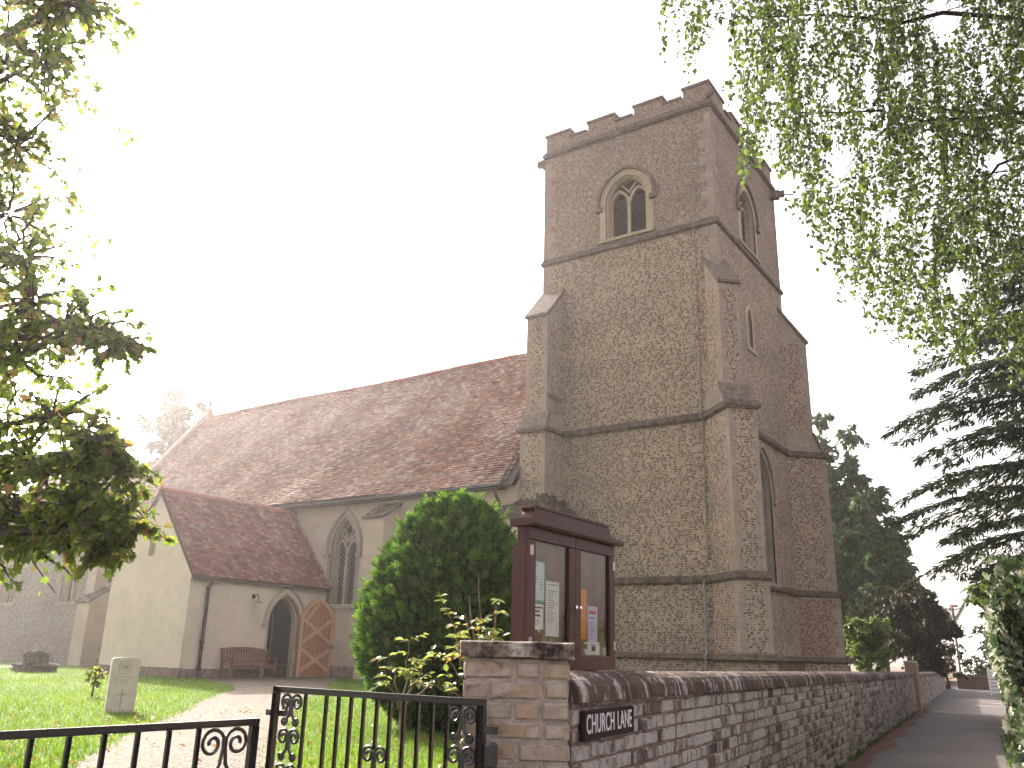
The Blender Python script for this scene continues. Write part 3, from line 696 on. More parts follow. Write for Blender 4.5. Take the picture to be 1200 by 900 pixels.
# string courses follow the plan of walls and buttresses
def diag(C, d, P, w):
    d = Vector((*d, 0)).normalized(); n = Vector((-d.y, d.x, 0)); C = Vector((*C, 0)); k = w / 2
    return [C + n * -k - d * 0, C + n * -k + d * P, C + n * k + d * P, C + n * k]
def string(z, h, out, prof_P, name='string_course', mat='string', grow=0.0):
    if prof_P:
        P, w = prof_P; r2 = w / math.sqrt(2)
        d = Vector((1, -1, 0)).normalized(); n = Vector((1, 1, 0)).normalized(); C = Vector((TX1, TY0, 0))
        pts = [Vector((-12.80, TY0, 0)), C - Vector((r2, 0, 0)), C + d * P - n * (w / 2), C + d * P + n * (w / 2), C + Vector((0, r2, 0))]
        d = Vector((1, 1, 0)).normalized(); n = Vector((-1, 1, 0)).normalized(); C = Vector((TX1, TY1, 0))
        pts += [C - Vector((0, r2, 0)), C + d * P - n * (w / 2), C + d * P + n * (w / 2), C + Vector((-r2, 0, 0)), Vector((TX0, TY1, 0))]
    else:
        i = .03; pts = [Vector((TX0 + i, TY1 - i, 0)), Vector((TX0 + i, TY0 + i, 0)), Vector((TX1 - i, TY0 + i, 0)), Vector((TX1 - i, TY1 - i, 0)), Vector((TX0 + i, TY1 - i, 0))]
    mb = MB(); fr = lambda a, zz, dd: Vector((a, zz, dd))
    # horizontal band in plan: map band's (a,z,d) -> (x,y,z)
    mb2 = lambda x, y, dz: Vector((x, y, z + dz))
    path = [(p.x, p.y) for p in pts]
    sgn = -1
    mb.band(mb2, path, .02, -(out + grow), -h * .5, h * .1, mat); mb.band(mb2, path, .02, -(out * .55 + grow), h * .1, h * .6, mat)
    mb.band(mb2, path, .02, -(out * .6 + grow), -h * .75, -h * .5, mat)
    return mb.build(name, CH)
string(1.30, .12, .13, (1.06, .92), 'plinth_course', 'cap', .06)
string(3.22, .15, .10, (1.02, .83))
string(7.58, .16, .10, (.98, .80))
string(13.40, .17, .10, None); string(17.42, .17, .10, None)
# the course wraps the square buttress as well
for z in (7.58,):
    mb = MB(); mb2 = lambda x, y, dz: Vector((x, y, z + dz))
    mb.band(mb2, [(-13.67, 21.7), (-13.67, 20.67), (-12.81, 20.67), (-12.81, 21.76)], .02, -.10, -.08, .02, 'string'); mb.build('string_course', CH)
m = MB(); m.box((-12.88, 20.85, 8.55), (-12.8, 21.6, 8.66), 'string'); m.build('drip_stone', CH)
# ashlar plinth: thickened foot of the walls
m = MB(); m.fbox(fN, -12.8, TX1 - .5, .2, 1.24, -.1, .07, 'rubble'); m.fbox(fW, TY0 + .5, TY1 - .5, .2, 1.24, -.1, .07, 'farbrick'); m.build('plinth', CH)
# water spouts
def spout(p, d, label):
    d = Vector(d).normalized(); m = MB(); u = Vector((-d.y, d.x, 0)); f = FR(Vector(p), u, d)
    m.fbox(f, -.12, .12, -.14, .14, -.2, .28, 'cap'); m.fbox(f, -.08, .08, -.08, .13, .28, .45, 'cap'); m.tube([f(0, 0, .45), f(0, -.05, .75)], .025, 'lead', 6)
    m.build('water_spout', CH)
spout((TX0 + .05, TY0 + .25, 17.25), (-1, -.15, 0), '')
spout((TX1 + .0, TY1 - .3, 17.0), (1, .3, 0), '')
m = MB(); m.lathe((TX1 + .05, TY0 - .12, 17.55), [(.07, -.12), (.1, -.1), (.12, .08), (.04, .12)], 'dark', 10, (Vector((1, 0, 0)), Z, Vector((.5, -.8, -.3)).normalized())); m.box((TX1 - .05, TY0 - .12, 17.5), (TX1 + .02, TY0 + .02, 17.6), 'dark'); m.build('floodlight', CH)
# lightning conductor tape and its conduit
m = MB(); pts = [(-8.42 + .01 * math.sin(k * 1.7), TY0 - .02 - (.11 if z > 17.3 or 13.3 < z < 13.5 or 7.4 < z < 7.7 else 0), z) for k, z in enumerate(np.linspace(18.0, 3.9, 50))]
pts += [(-8.46, TY0 - .02, 3.6), (-8.55, TY0 - .02, 3.45), (-8.55, TY0 - .13, 3.3)]
m.tube(pts, .014, 'copper', 5); m.tube([(-8.53, TY0 - .09, 3.15), (-8.53, TY0 - .09, 1.45), (-8.53, TY0 - .2, 1.32), (-8.53, TY0 - .2, .5)], .03, 'lead', 8); m.build('lightning_conductor', CH)

# ------------- nave
NX0, NX1, NY, NE_, NR, NRY = -34.0, -13.66, 20.5, 5.95, 11.55, 24.6
fNv = FR((0, NY, 0), (1, 0, 0), (0, -1, 0))
nw = (-20.33, 1.12, 2.62, 4.35, 5.42)
nv = MB()
nv.panel(fNv, [(NX0, .2), (NX1, .2), (NX1, 5.9), (NX0, 5.9)], [arch(nw[1], nw[2], nw[3], nw[4], c=nw[0]), arch(1.12, 2.62, 4.35, 5.42, c=-28.4)], 'cream2', 0, .35, 'dressgrey')
nv.panel(FR((0, 28.7, 0), (1, 0, 0), (0, 1, 0)), [(NX0, .2), (NX1, .2), (NX1, 5.9), (NX0, 5.9)], [], 'cream2')
for X, n in ((NX0, -1), (NX1, 1)):
    nv.panel(FR((X, 0, 0), (0, 1, 0), (n, 0, 0)), [(NY, .2), (28.7, .2), (28.7, 5.9), (NRY, 11.3), (NY, 5.9)], [], 'cream2')
nv.fbox(fNv, NX0, NX1, .2, .75, -.1, .06, 'plinth')
nave = nv.build('nave_wall', CH)
lights(fNv, nw[0], nw[1], nw[2], nw[3], nw[4], CH, 'leadglass', 'dressgrey', -.3, quatre=True, surround=.14, label='two-light traceried window right of the porch')
lights(fNv, -28.4, 1.12, 2.62, 4.35, 5.42, CH, 'leadglass', 'dressgrey', -.3, quatre=True, surround=.14, label='two-light window behind the porch')

def tiles(mb, O, al, up, L, S, tw_, ga, mat, und=0.0, thick=.022, skip=None):
    O = Vector(O); al = Vector(al).normalized(); up = Vector(up).normalized(); n = al.cross(up)
    if n.z < 0: n = -n
    rows = int(S / ga) + 1; cols = int(L / tw_) + 1
    H = lambda a, b: und * (math.sin(a * .63 + b * .4) + .6 * math.sin(a * 1.7 - b * .9 + 2) + .5 * math.sin(b * 1.4 + a * .2))
    vs, fs, rr = mb.v, mb.f, mb.r; k = mb.mi(mat)
    for j in range(rows):
        off = -(j % 2) * tw_ / 2
        for i in range(cols + 1):
            a0 = off + i * tw_ + random.uniform(-.006, .006); a1 = a0 + tw_ - random.uniform(.003, .010)
            a0 = max(0, a0); a1 = min(L, a1)
            if a1 - a0 < .02: continue
            b0 = j * ga + random.uniform(-.010, .010) - .02; b1 = min(S, j * ga + ga * 1.5)
            if skip and skip(a0, b0): continue
            h = H(a0, b0); t = thick + random.uniform(-.004, .010) + (.02 if random.random() < .015 else 0); tl = random.uniform(-.006, .006)
            P = lambda a, b, e: tuple(O + al * a + up * b + n * (e * 1.35 + h))
            o = len(vs); vs += [P(a0, b0, t + .022 + tl), P(a1, b0, t + .022 - tl), P(a1, b1, .012), P(a0, b1, .012), P(a0, b0, .018 + tl), P(a1, b0, .018 - tl)]
            r = random.random()
            for f in ((0, 1, 2, 3), (4, 5, 1, 0), (0, 3, 4), (1, 5, 2)): fs.append([o + q for q in f]); mb.m.append(k); rr.append(r)

def roof(x0, x1, y0, yr, ze, zr, mat, und, tw_, ga, label, north_over=.3, skip=None):
    "pitched roof with its ridge along X; tiles on the side that faces the path"
    ye = y0 - north_over; up = Vector((0, yr - ye, zr - ze)); S = up.length
    mb = MB(); yb = 2 * yr - ye
    mb.prism(FR((x0, 0, 0), (0, 1, 0), (1, 0, 0)), [(ye, ze - .06), (yr, zr - .06), (yb, ze - .06), (yb, ze - .11), (yr, zr - .35), (ye, ze - .11)], 0, x1 - x0, 'dark')
    tiles(mb, (x0, ye, ze), (1, 0, 0), up, x1 - x0, S, tw_, ga, mat, und, skip=skip)
    mb.add([(x0, yb, ze + .02), (x1, yb, ze + .02), (x1, yr, zr + .02), (x0, yr, zr + .02)], [(0, 1, 2, 3)], mat, .5)
    o = mb.build('roof', CH, label)
    r = MB(); x = x0
    while x < x1 - .1:
        L = .33; dz = und * .8 * math.sin(x * .6) + random.uniform(-.008, .008)
        pr = [(.13 * math.cos(a), .10 * math.sin(a)) for a in [PI * q / 6 for q in range(7)]]
        r.prism(FR((x, yr, zr - .02 + dz), (0, 1, 0), (1, 0, 0)), pr + [(-.1, -.05), (.1, -.05)], 0, min(L - .008, x1 - x), 'ridge'); x += L
    r.build('ridge_tiles', o); return o
NXW = -14.0
nroof = roof(NX0 + .1, -13.63, NY, NRY, NE_, NR, 'tile_nave', .035, .19, .115, 'long nave roof of lichened brown red tiles',
             skip=lambda a, b: (a + NX0 + .1) > NXW - .02 + b * .0 and b < 2.3)
# gable coping and finial at the chancel end
m = MB(); fg = FR((NX0 - .12, 0, 0), (0, 1, 0), (1, 0, 0)); sl_ = (NR - NE_) / (NRY - 20.2)
m.prism(fg, [(20.0, NE_ - .22), (NRY, NR + .18), (NRY, NR + .40), (20.0, NE_ + .02)], 0, .34, 'dressgrey')
m.prism(fg, [(29.2, NE_ - .22), (NRY, NR + .18), (NRY, NR + .40), (29.2, NE_ + .02)], 0, .34, 'dressgrey')
m.lathe((NX0 + .05, NRY, NR + .3), [(.16, 0), (.13, .12), (.06, .2), (.09, .34), (.03, .62), (.0, .64)], 'dressgrey', 8); m.build('gable_coping', CH)
m = MB(); m.fbox(fNv, NX0 + .2, -14.02, 5.80, 5.855, .0, .26, 'dark'); m.build('soffit', CH)
m = MB(); m.tube([(x, 20.13, 5.84 + .004 * (x + 24)) for x in np.linspace(NX0 + .1, -14.0, 12)], .042, 'pipe', 8); m.build('gutter', CH)
m = MB(); m.tube([(-14.16, 20.13, 5.8), (-14.16, 20.2, 5.6), (-14.16, 20.40, 5.4), (-14.16, 20.42, .5)], .045, 'pipe', 8)
for z in (4.9, 3.2, 1.6): m.box((-14.24, 20.36, z), (-14.08, 20.5, z + .06), 'pipe')
m.build('downpipe', CH, 'black downpipe beside the tower buttress')
m = MB(); m.tube([(-32.95, 20.13, 5.8), (-32.95, 20.40, 5.4), (-32.95, 20.42, .5)], .05, 'pipe', 8); m.box((-33.05, 20.33, 4.2), (-32.85, 20.5, 4.3), 'pipe'); m.build('downpipe', CH, 'black downpipe left of the porch')
# verge of the roof where it meets the tower
m = MB(); m.prism(FR((NXW - .03, 0, 0), (0, 1, 0), (1, 0, 0)), [(20.16, NE_ - .04), (20.16, NE_ + .05), (21.75, NE_ + 2.09), (21.75, NE_ + 1.99)], 0, .06, 'dark'); m.build('verge_board', CH)

def nbutt(x0, x1, y0, z1, z2, label, mat='cream2'):
    m = MB(); m.prism(FR((x0, NY + .1, 0), (0, -1, 0), (1, 0, 0)), [(0, .2), (NY + .1 - y0, .2), (NY + .1 - y0, z1), (.1, z2), (0, z2)], 0, x1 - x0, mat)
    o = m.build('buttress', CH, label); c = MB()
    c.prism(FR((x0 - .06, NY + .1, 0), (0, -1, 0), (1, 0, 0)), [(NY + .17 - y0, z1 - .06), (NY + .17 - y0, z1 + .02), (.1, z2 + .09), (.1, z2 + .01)], 0, x1 - x0 + .12, 'moss')
    for k in range(26):
        t = random.random(); a = random.uniform(x0 - .05, x1 - .1); y = NY - .02 - t * (NY - y0 - .05); z = z2 + .05 - t * (z2 - z1)
        c.box((a, y - .06, z), (a + .13, y + .06, z + .05), 'moss')
    c.build('capping', o); return o
nbutt(-18.8, -18.0, 19.75, 5.2, 5.62, 'slim nave buttress behind the conifer')
nbutt(-33.75, -32.9, 19.6, 2.8, 3.35, 'sloping nave buttress left of the porch')
nbutt(-34.1, -33.5, 20.05, 5.0, 5.3, 'upper corner buttress of the nave')

# ------------- chancel
CX0, CY, CE, CR = -47.5, 21.35, 5.1, 9.75
fC = FR((0, CY, 0), (1, 0, 0), (0, -1, 0))
c = MB(); cws = [(-42.75, 1.25, 2.95, 4.0, 4.75), (-37.6, 1.25, 2.95, 4.0, 4.75)]
c.panel(fC, [(CX0, .2), (NX0, .2), (NX0, CE), (CX0, CE)], [arch(w, a, b, d, c=x) for x, w, a, b, d in cws], 'rubble_ch', 0, .35, 'dress')
c.panel(FR((CX0, 0, 0), (0, 1, 0), (-1, 0, 0)), [(CY, .2), (27.85, .2), (27.85, CE), (NRY, CR - .2), (CY, CE)], [], 'rubble_ch')
c.panel(FR((0, 27.85, 0), (1, 0, 0), (0, 1, 0)), [(CX0, .2), (NX0, .2), (NX0, CE), (CX0, CE)], [], 'rubble_ch')
c.build('chancel_wall', CH)
for x, w, a, b, d in cws: lights(fC, x, w, a, b, d, CH, 'leadglass', 'dress', -.3, quatre=True, surround=.18, hood=True, hoodm='dress', label='two-light chancel window' + (' nearest the nave' if x > -40 else ' under the leafy tree'))
roof(CX0 - .1, NX0 - .13, CY, NRY, CE + .02, CR, 'tile_nave', .02, .2, .125, 'lower chancel roof of brown red tiles')

# ------------- porch
PX0, PX1, PY0, PZ, PA = -24.72, -20.95, 15.31, 3.25, 5.55
PXC = (PX0 + PX1) / 2
fPw = FR((PX1, 0, 0), (0, 1, 0), (1, 0, 0)); fPn = FR((0, PY0, 0), (1, 0, 0), (0, -1, 0)); fPe = FR((PX0, 0, 0), (0, 1, 0), (-1, 0, 0))
DC, DW, DZS, DZA = 18.84, 1.24, 1.95, 2.80
p = MB()
p.panel(fPw, [(PY0, .2), (NY, .2), (NY, PZ), (PY0, PZ)], [arch(DW, .34, DZS, DZA, c=DC)], 'cream', 0, .32, 'dress')
p.panel(fPn, [(PX0, .2), (PX1, .2), (PX1, PZ), (PXC, PA), (PX0, PZ)], [[(-23.08, 3.72), (-22.78, 3.72), (-22.78, 4.32), (-23.08, 4.32)]], 'cream', 0, .13, 'cream2')
p.panel(fPn, [(-23.09, 3.71), (-22.77, 3.71), (-22.77, 4.33), (-23.09, 4.33)], [], 'cream2', -.13)
p.panel(fPe, [(PY0, .2), (NY, .2), (NY, PZ), (PY0, PZ)], [], 'cream')
p.panel(FR((PX1 - .32, 0, 0), (0, 1, 0), (-1, 0, 0)), [(PY0 + .3, .2), (NY, .2), (NY, 3.2), (PY0 + .3, 3.2)], [arch(DW, .34, DZS, DZA, c=DC)], 'cream2')
p.add([(PX0, PY0, .34), (PX1, PY0, .34), (PX1, NY, .34), (PX0, NY, .34)], [(0, 1, 2, 3)], 'concrete')
p.fbox(fPn, PX0 - .02, PX1 + .03, .2, .66, -.1, .035, 'plinth'); p.fbox(fPw, PY0 - .03, DC - DW / 2 - .16, .2, .64, -.1, .025, 'plinth'); 
p.panel(FR((PX0 + .3, 0, 0), (0, 1, 0), (1, 0, 0)), [(PY0 + .3, .35), (NY - .05, .35), (NY - .05, 3.2), (PY0 + .3, 3.2)], [], 'dark'); p.panel(FR((0, NY - .04, 0), (1, 0, 0), (0, -1, 0)), [(PX0 + .3, .35), (PX1 - .33, .35), (PX1 - .33, 3.2), (PX0 + .3, 3.2)], [], 'dark')  # dark lining added to stand in for shade inside the porch
p.build('porch_wall', CH)
m = MB(); ip = arch(DW, .34, DZS, DZA, c=DC); m.band(fPw, ip, 0, .075, -.05, .012, 'cream2'); hp = arcpts(DW + .3, DZS, DZA + .19, 10, DC); m.band(fPw, hp, 0, .07, -.02, .07, 'dress')
m.fbox(fPw, hp[0][0] - .1, hp[0][0] + .03, DZS - .1, DZS + .01, -.02, .09, 'dress'); m.band(fPw, ip, -.07, .0, -.3, -.14, 'dress'); m.fbox(fPw, DC - DW / 2, DC + DW / 2, .30, .38, -.35, .1, 'concrete'); m.build('doorway_arch', CH)
# porch roof: ridge along Y
def porch_roof():
    ov = .16; xe = PX1 + ov; rise = (PA + .12 - PZ) / ((PX1 - PX0) / 2); ze = PZ + .06 - ov * rise; up = Vector((PXC - xe, 0, PA + .14 - ze)); S = up.length
    mb = MB(); L = NY - PY0 + .06
    mb.prism(FR((0, PY0 - .05, 0), (1, 0, 0), (0, 1, 0)), [(xe, ze - .05), (PXC, PA + .08), (2 * PXC - xe, ze - .05), (2 * PXC - xe, ze - .12), (PXC, PA - .03), (xe, ze - .10)], 0, L, 'dark')
    tiles(mb, (xe, PY0 - .06, ze), (0, 1, 0), up, L, S, .17, .105, 'tile_porch', .012)
    mb.add([(2 * PXC - xe, PY0 - .06, ze + .02), (2 * PXC - xe, NY, ze + .02), (PXC, NY, PA + .14), (PXC, PY0 - .06, PA + .14)], [(0, 1, 2, 3)], 'tile_porch', .4)
    o = mb.build('roof', CH, 'steep porch roof of redder clay tiles')
    r = MB(); y = PY0 - .07
    while y < NY - .05:
        pr = [(.12 * math.cos(a), .095 * math.sin(a)) for a in [PI * q / 6 for q in range(7)]]
        r.prism(FR((PXC, y, PA + .12 + random.uniform(-.006, .006)), (1, 0, 0), (0, 1, 0)), pr + [(-.1, -.05), (.1, -.05)], 0, min(.3, NY - y) - .006, 'ridge'); y += .3
    r.build('ridge_tiles', o)
    f = MB()   # mortar fillet stepped against the nave wall
    for k in range(24):
        t = k / 24; q = (k + .85) / 24; a = Vector((xe, NY - .07, ze)) + up * t + Vector((0, 0, .035)); b = Vector((xe, NY - .07, ze)) + up * q + Vector((0, 0, .035))
        f.tube([a, b], .035, 'dress', 5)
    f.build('mortar_fillet', o)
    for k in range(14):
        gt = MB(); gt.box((PX1 - .02, PY0 + .2 + k * .36, PZ - .17), (PX1 + .14, PY0 + .28 + k * .36, PZ - .10), 'dark'); gt.build('rafter_foot', o)
porch_roof()
m = MB(); m.tube([(PX1 + .17, PY0 + .62, 3.08), (PX1 + .12, PY0 + .60, 2.92), (PX1 + .09, PY0 + .56, 2.82), (PX1 + .09, PY0 + .56, .62), (PX1 + .13, PY0 + .56, .45)], .05, 'pipe', 8)
for z in (2.75, 1.3, .6): m.lathe((PX1 + .09, PY0 + .56, z), [(.05, 0), (.068, .01), (.068, .09), (.05, .1)], 'pipe', 10)
m.build('downpipe', CH, 'black downpipe on the porch corner')
# lantern
m = MB(); m.box((PX1, 17.5, 2.62), (PX1 + .03, 17.6, 2.74), 'iron'); m.tube([(PX1 + .02, 17.55, 2.70), (PX1 + .16, 17.55, 2.74), (PX1 + .24, 17.55, 2.66), (PX1 + .24, 17.55, 2.56)], .014, 'iron', 6)
m.lathe((PX1 + .24, 17.55, 2.50), [(.13, -.01), (.12, .02), (.05, .06), (.02, .08)], 'lead', 14)
lan = m.build('lantern', CH); m = MB(); m.lathe((PX1 + .24, 17.55, 2.42), [(.02, -.03), (.045, 0), (.045, .07)], 'paper_w', 10); m.build('bulb', lan)
# the oak door, swung right back
hinge = Vector((PX1 + .03, DC + DW / 2 - .02, 0)); dv = Vector((.36, .93, 0)).normalized(); fD = FR(hinge, dv, (dv.y, -dv.x, 0))
def dbody():
    m = MB(); w = 1.16; A = arch(w, .40, 1.98, 2.78, 8, w / 2); m.prism(fD, A, -.03, .0, 'oak')
    for i in range(1, 7): m.fbox(fD, i * w / 7 - .004, i * w / 7 + .004, .42, 2.2, .0, .002, 'dark')
    m.band(fD, A, -.11, -.004, -.0, .04, 'brace'); m.fbox(fD, .1, w - .1, .405, .54, .001, .027, 'oak'); m.fbox(fD, .1, w - .1, 1.26, 1.37, .001, .0265, 'oak')
    d = m.build('door', CH, 'open varnished oak door with diagonal braces'); b = MB()
    def brace(a0, z0, a1, z1, dd):
        v = Vector((a1 - a0, z1 - z0)).normalized(); n = Vector((-v.y, v.x)) * .055
        b.prism(fD, [(a0 - n.x, z0 - n.y), (a1 - n.x, z1 - n.y), (a1 + n.x, z1 + n.y), (a0 + n.x, z0 + n.y)], .003, dd + .02, 'brace')
    brace(.13, .58, w - .13, 1.22, .0255); brace(.13, 1.22, w - .13, .58, .0235); brace(.13, 1.42, w - .13, 2.1, .0255); brace(.13, 2.1, w - .13, 1.42, .0235)
    brace(.22, 2.12, .58, 2.62, .0225); b.build('brace', d)
    h = MB(); h.tube([fD(w - .06, 1.33, .03), fD(w - .06, 1.33, .06)], .035, 'iron', 10); h.band(fD, [(w - .06 + .045 * math.cos(a), 1.27 + .05 * math.sin(a)) for a in [2 * PI * i / 14 for i in range(14)]], -.008, .008, .035, .055, 'iron', True); h.build('handle', d)
dbody()
m = MB(); f2 = FR(Vector((PX1 - .34, DC - .15, 0)), Vector((-.93, .36, 0)), Vector((.36, .93, 0))); m.prism(f2, arch(1.0, .36, 1.95, 2.65, 7, .5), -.03, .02, 'dark'); m.build('inner_door', CH)  # leaf coloured dark so the doorway reads as shaded

# ------------------------------------------------------------------ lane wall, brick by brick
def wall_run(name, label, s0, s1, top, group=None, thick=.28, sparse=1):
    t = thing(name, label, 'wall', tuple(lane(s0, -1.8)), group)
    fr = FR(lane(0, -1.70), LD, LN); mb = MB(); core = MB()
    core.prism(FR(fr(0, 0, -.008), LD, LN * -1), [(s0, -.05), (s1, -.05), (s1, top(s1) - .05), (s0, top(s0) - .05)], 0, thick - .008, 'mortar'); core.build('mortar_bed', t)
    ch = .078; r = 0; z = .0
    while z < top(s0) - .05:
        a = s0 - (.11 if r % 2 else 0)
        while a < s1:
            L = random.choice((.215, .215, .215, .105, .205)); b = min(a + L, s1); a0 = max(a, s0)
            if z + ch < top(a0) - .045 and b - a0 > .03:
                mb.bevbox(fr, a0 + random.uniform(0, .004), b, z + random.uniform(-.003, .003), z + .067 + random.uniform(-.003, .004), -.1, random.uniform(-.004, .007), 'wallbrick', .007, None, .003)
            a = a + L + .010
        z += ch; r += 1
    mb.build('brickwork', t)
    cp = MB(); a = s0; hw = thick / 2 + .03; cy = -thick / 2
    while a < s1 - .02:
        L = random.uniform(.20, .24); b = min(a + L, s1); zt = top(a) + random.uniform(-.002, .002); o = random.uniform(-.003, .003)
        hb = .115
        pr = [(cy - hw, zt - hb - .02), (cy + hw, zt - hb - .02)] + [(cy + o + hw * math.cos(q), zt - hb + hb * math.sin(q) ** .8) for q in [PI * k / 9 for k in range(10)]]
        f = FR(lane(0, -1.70), LN, LD); cp.prism(f, pr, a, b - .0015, 'coping'); a = b
    # prism extrudes along the lane
    cp.build('coping', t); return t
top1 = lambda s: 1.175 - .0060 * (s - 3.9) if s < 29 else 1.02
lw = wall_run('lane_wall', 'low brick wall with flaking limewash and rounded dark coping, carrying the street sign', 3.92, 28.2, top1)
wall_run('lane_wall', 'far stretch of plain brown wall beyond the timber gateposts', 29.0, 53.0, lambda s: 1.0 - .004 * (s - 29))

# brick gate pier
PO = at(606, 765, 3.75); PO.z = 0; pu = Vector((RIGHT.x, RIGHT.y, 0)).normalized(); pn = Vector((-FWD.x, -FWD.y, 0)).normalized()
PWD = .46
pier = thing('gate_pier', 'square buff brick gate pier with a thick lichened cap slab', 'pier', tuple(PO))
mb, cr = MB(), MB(); fp = FR(PO, pu, pn)
cr.fbox(fp, -PWD / 2 + .008, PWD / 2 - .008, -.03, 1.228, -PWD + .012, -.010, 'mortar2'); cr.build('mortar_bed', pier)
faces = [FR(PO, pu, pn), FR(PO - pn * (PWD / 2) + pu * (PWD / 2) - pu * 0, pn * -1, pu), FR(PO - pn * (PWD / 2) - pu * (PWD / 2), pn, pu * -1), FR(PO - pn * PWD, pu * -1, pn * -1)]
for q, f in enumerate(faces):
    r = 0; z = 1.226 - 16 * .0815
    while z < 1.2:
        rows = [.215, .105, .115] if (r + q) % 2 else [.105, .225, .105]
        if r % 3 == 2: rows = rows[::-1]
        a = -PWD / 2 + (.0 if q in (0, 3) else .012)
        for L in rows:
            b = min(a + L, PWD / 2 - (.0 if q in (0, 3) else .012))
            mb.bevbox(f, a + .003, b - .003, z + random.uniform(0, .004), z + .070 + random.uniform(-.004, .003), -.1, random.uniform(-.006, .004), 'pillarbrick', .008, None, .004)
            a += L + .0115
        z += .0815; r += 1
mb.build('brickwork', pier)
# cap slab with chipped rim
bm = bmesh.new(); bmesh.ops.create_cube(bm, size=1)
bmesh.ops.subdivide_edges(bm, edges=bm.edges[:], cuts=9, use_grid_fill=True)
for v in bm.verts:
    p = v.co.copy(); e = sum(abs(abs(c_) - .5) < .01 for c_ in p)
    k = .010 if e >= 2 else .003
    p = Vector((p.x * .505, p.y * .505, p.z * .072))
    p -= Vector((math.copysign(1, p.x) if abs(p.x) > .24 else 0, math.copysign(1, p.y) if abs(p.y) > .24 else 0, math.copysign(.6, p.z))) * random.random() * k
    v.co = PO + pu * p.x + pn * (p.y - PWD / 2) + Z * (p.z + 1.266)
me = bpy.data.meshes.new('cap_slab'); bm.to_mesh(me); bm.free(); me.materials.append(M['slab']); me.update(); tangent_uv(me)
link(bpy.data.objects.new('cap_slab', me), pier)

# street sign on the wall
sg = thing('street_sign', 'dark enamel street sign reading CHURCH LANE, fixed to the limewashed wall', 'sign', tuple(lane(4.3, -1.69, .93)))
fs = FR(lane(0, -1.688), LD, LN)
m = MB(); m.bevbox(fs, 3.985, 4.665, .868, 1.002, -.005, .014, 'signblack', .004); pl_ = m.build('plate', sg)
m = MB(); m.band(fs, [(3.992, .875), (3.992, .995), (4.658, .995), (4.658, .875)], -.004, .004, .012, .019, 'signblack', True); m.build('rim', sg)
fc = bpy.data.curves.new('lettering', 'FONT'); fc.body = 'CHURCH LANE'; fc.space_word = 1.35; fc.size = .122; fc.extrude = .0012; fc.align_x = 'CENTER'; fc.align_y = 'CENTER'; fc.offset = .0008; fc.space_character = 1.06
fc.materials.append(M['signwhite']); fo = bpy.data.objects.new('lettering', fc); COL.objects.link(fo)
bpy.context.view_layer.update(); me = bpy.data.meshes.new_from_object(fo.evaluated_get(bpy.context.evaluated_depsgraph_get())); bpy.data.objects.remove(fo)
for v in me.vertices: v.co = fs(4.325 + v.co.x * .70, .935 + v.co.y, .0165 + v.co.z)      # upright on the plate, reading along the lane
me.name = 'lettering'; me.update(); link(bpy.data.objects.new('lettering', me), sg)

# ------------------------------------------------------------------ notice board
NBX, NBA, NBB, NBZ0, NBZ1 = -2.65, 4.13, 5.17, 1.165, 1.945
nb = thing('notice_board', 'maroon wooden notice board with two glazed doors, standing behind the lane wall', 'notice board', (-2.72, 4.65, .2))
fb = FR((NBX, 0, 0), (0, 1, 0), (1, 0, 0))
m = MB(); m.fbox(fb, NBA, NBA + .02, NBZ0, NBZ1, -.085, -.028, 'maroon'); m.fbox(fb, NBB - .02, NBB, NBZ0, NBZ1, -.085, -.028, 'maroon'); m.fbox(fb, NBA + .021, NBB - .021, NBZ0 + .001, NBZ0 + .02, -.085, -.028, 'maroon'); m.fbox(fb, NBA + .021, NBB - .021, NBZ1 - .02, NBZ1 - .001, -.085, -.028, 'maroon'); m.fbox(fb, NBA + .021, NBB - .021, NBZ0 + .021, NBZ1 - .021, -.084, -.07, 'maroon')
m.build('case', nb)
m = MB(); m.fbox(fb, NBA + .022, NBB - .022, NBZ0 + .022, NBZ1 - .022, -.069, -.040, 'board'); m.build('back_panel', nb)
m = MB()
m.prism(FR((NBX, NBA - .045, 0), (1, 0, 0), (0, 1, 0)), [(-.11, NBZ1 + .001), (.035, NBZ1 + .001), (.05, NBZ1 + .012), (.05, NBZ1 + .032), (.02, NBZ1 + .04), (-.11, NBZ1 + .04)], 0, NBB - NBA + .09, 'maroon')
pd = [(NBA - .0, NBZ1 + .041), (NBB + .0, NBZ1 + .041)] + [(NBB - .015 - .085 * math.sin(q) , NBZ1 + .041 + .075 * (1 - math.cos(q))) for q in np.linspace(.2, PI / 2, 6)]
pd += [(NBA + .03, NBZ1 + .116), (NBA + .012, NBZ1 + .112), (NBA + .03, NBZ1 + .09), (NBA + .012, NBZ1 + .07)]
m.prism(fb, pd, -.07, .012, 'maroon'); m.fbox(fb, NBA + .05, NBB - .12, NBZ1 + .110, NBZ1 + .124, -.08, .022, 'maroon')
m.build('pediment', nb)
mid = (NBA + NBB) / 2
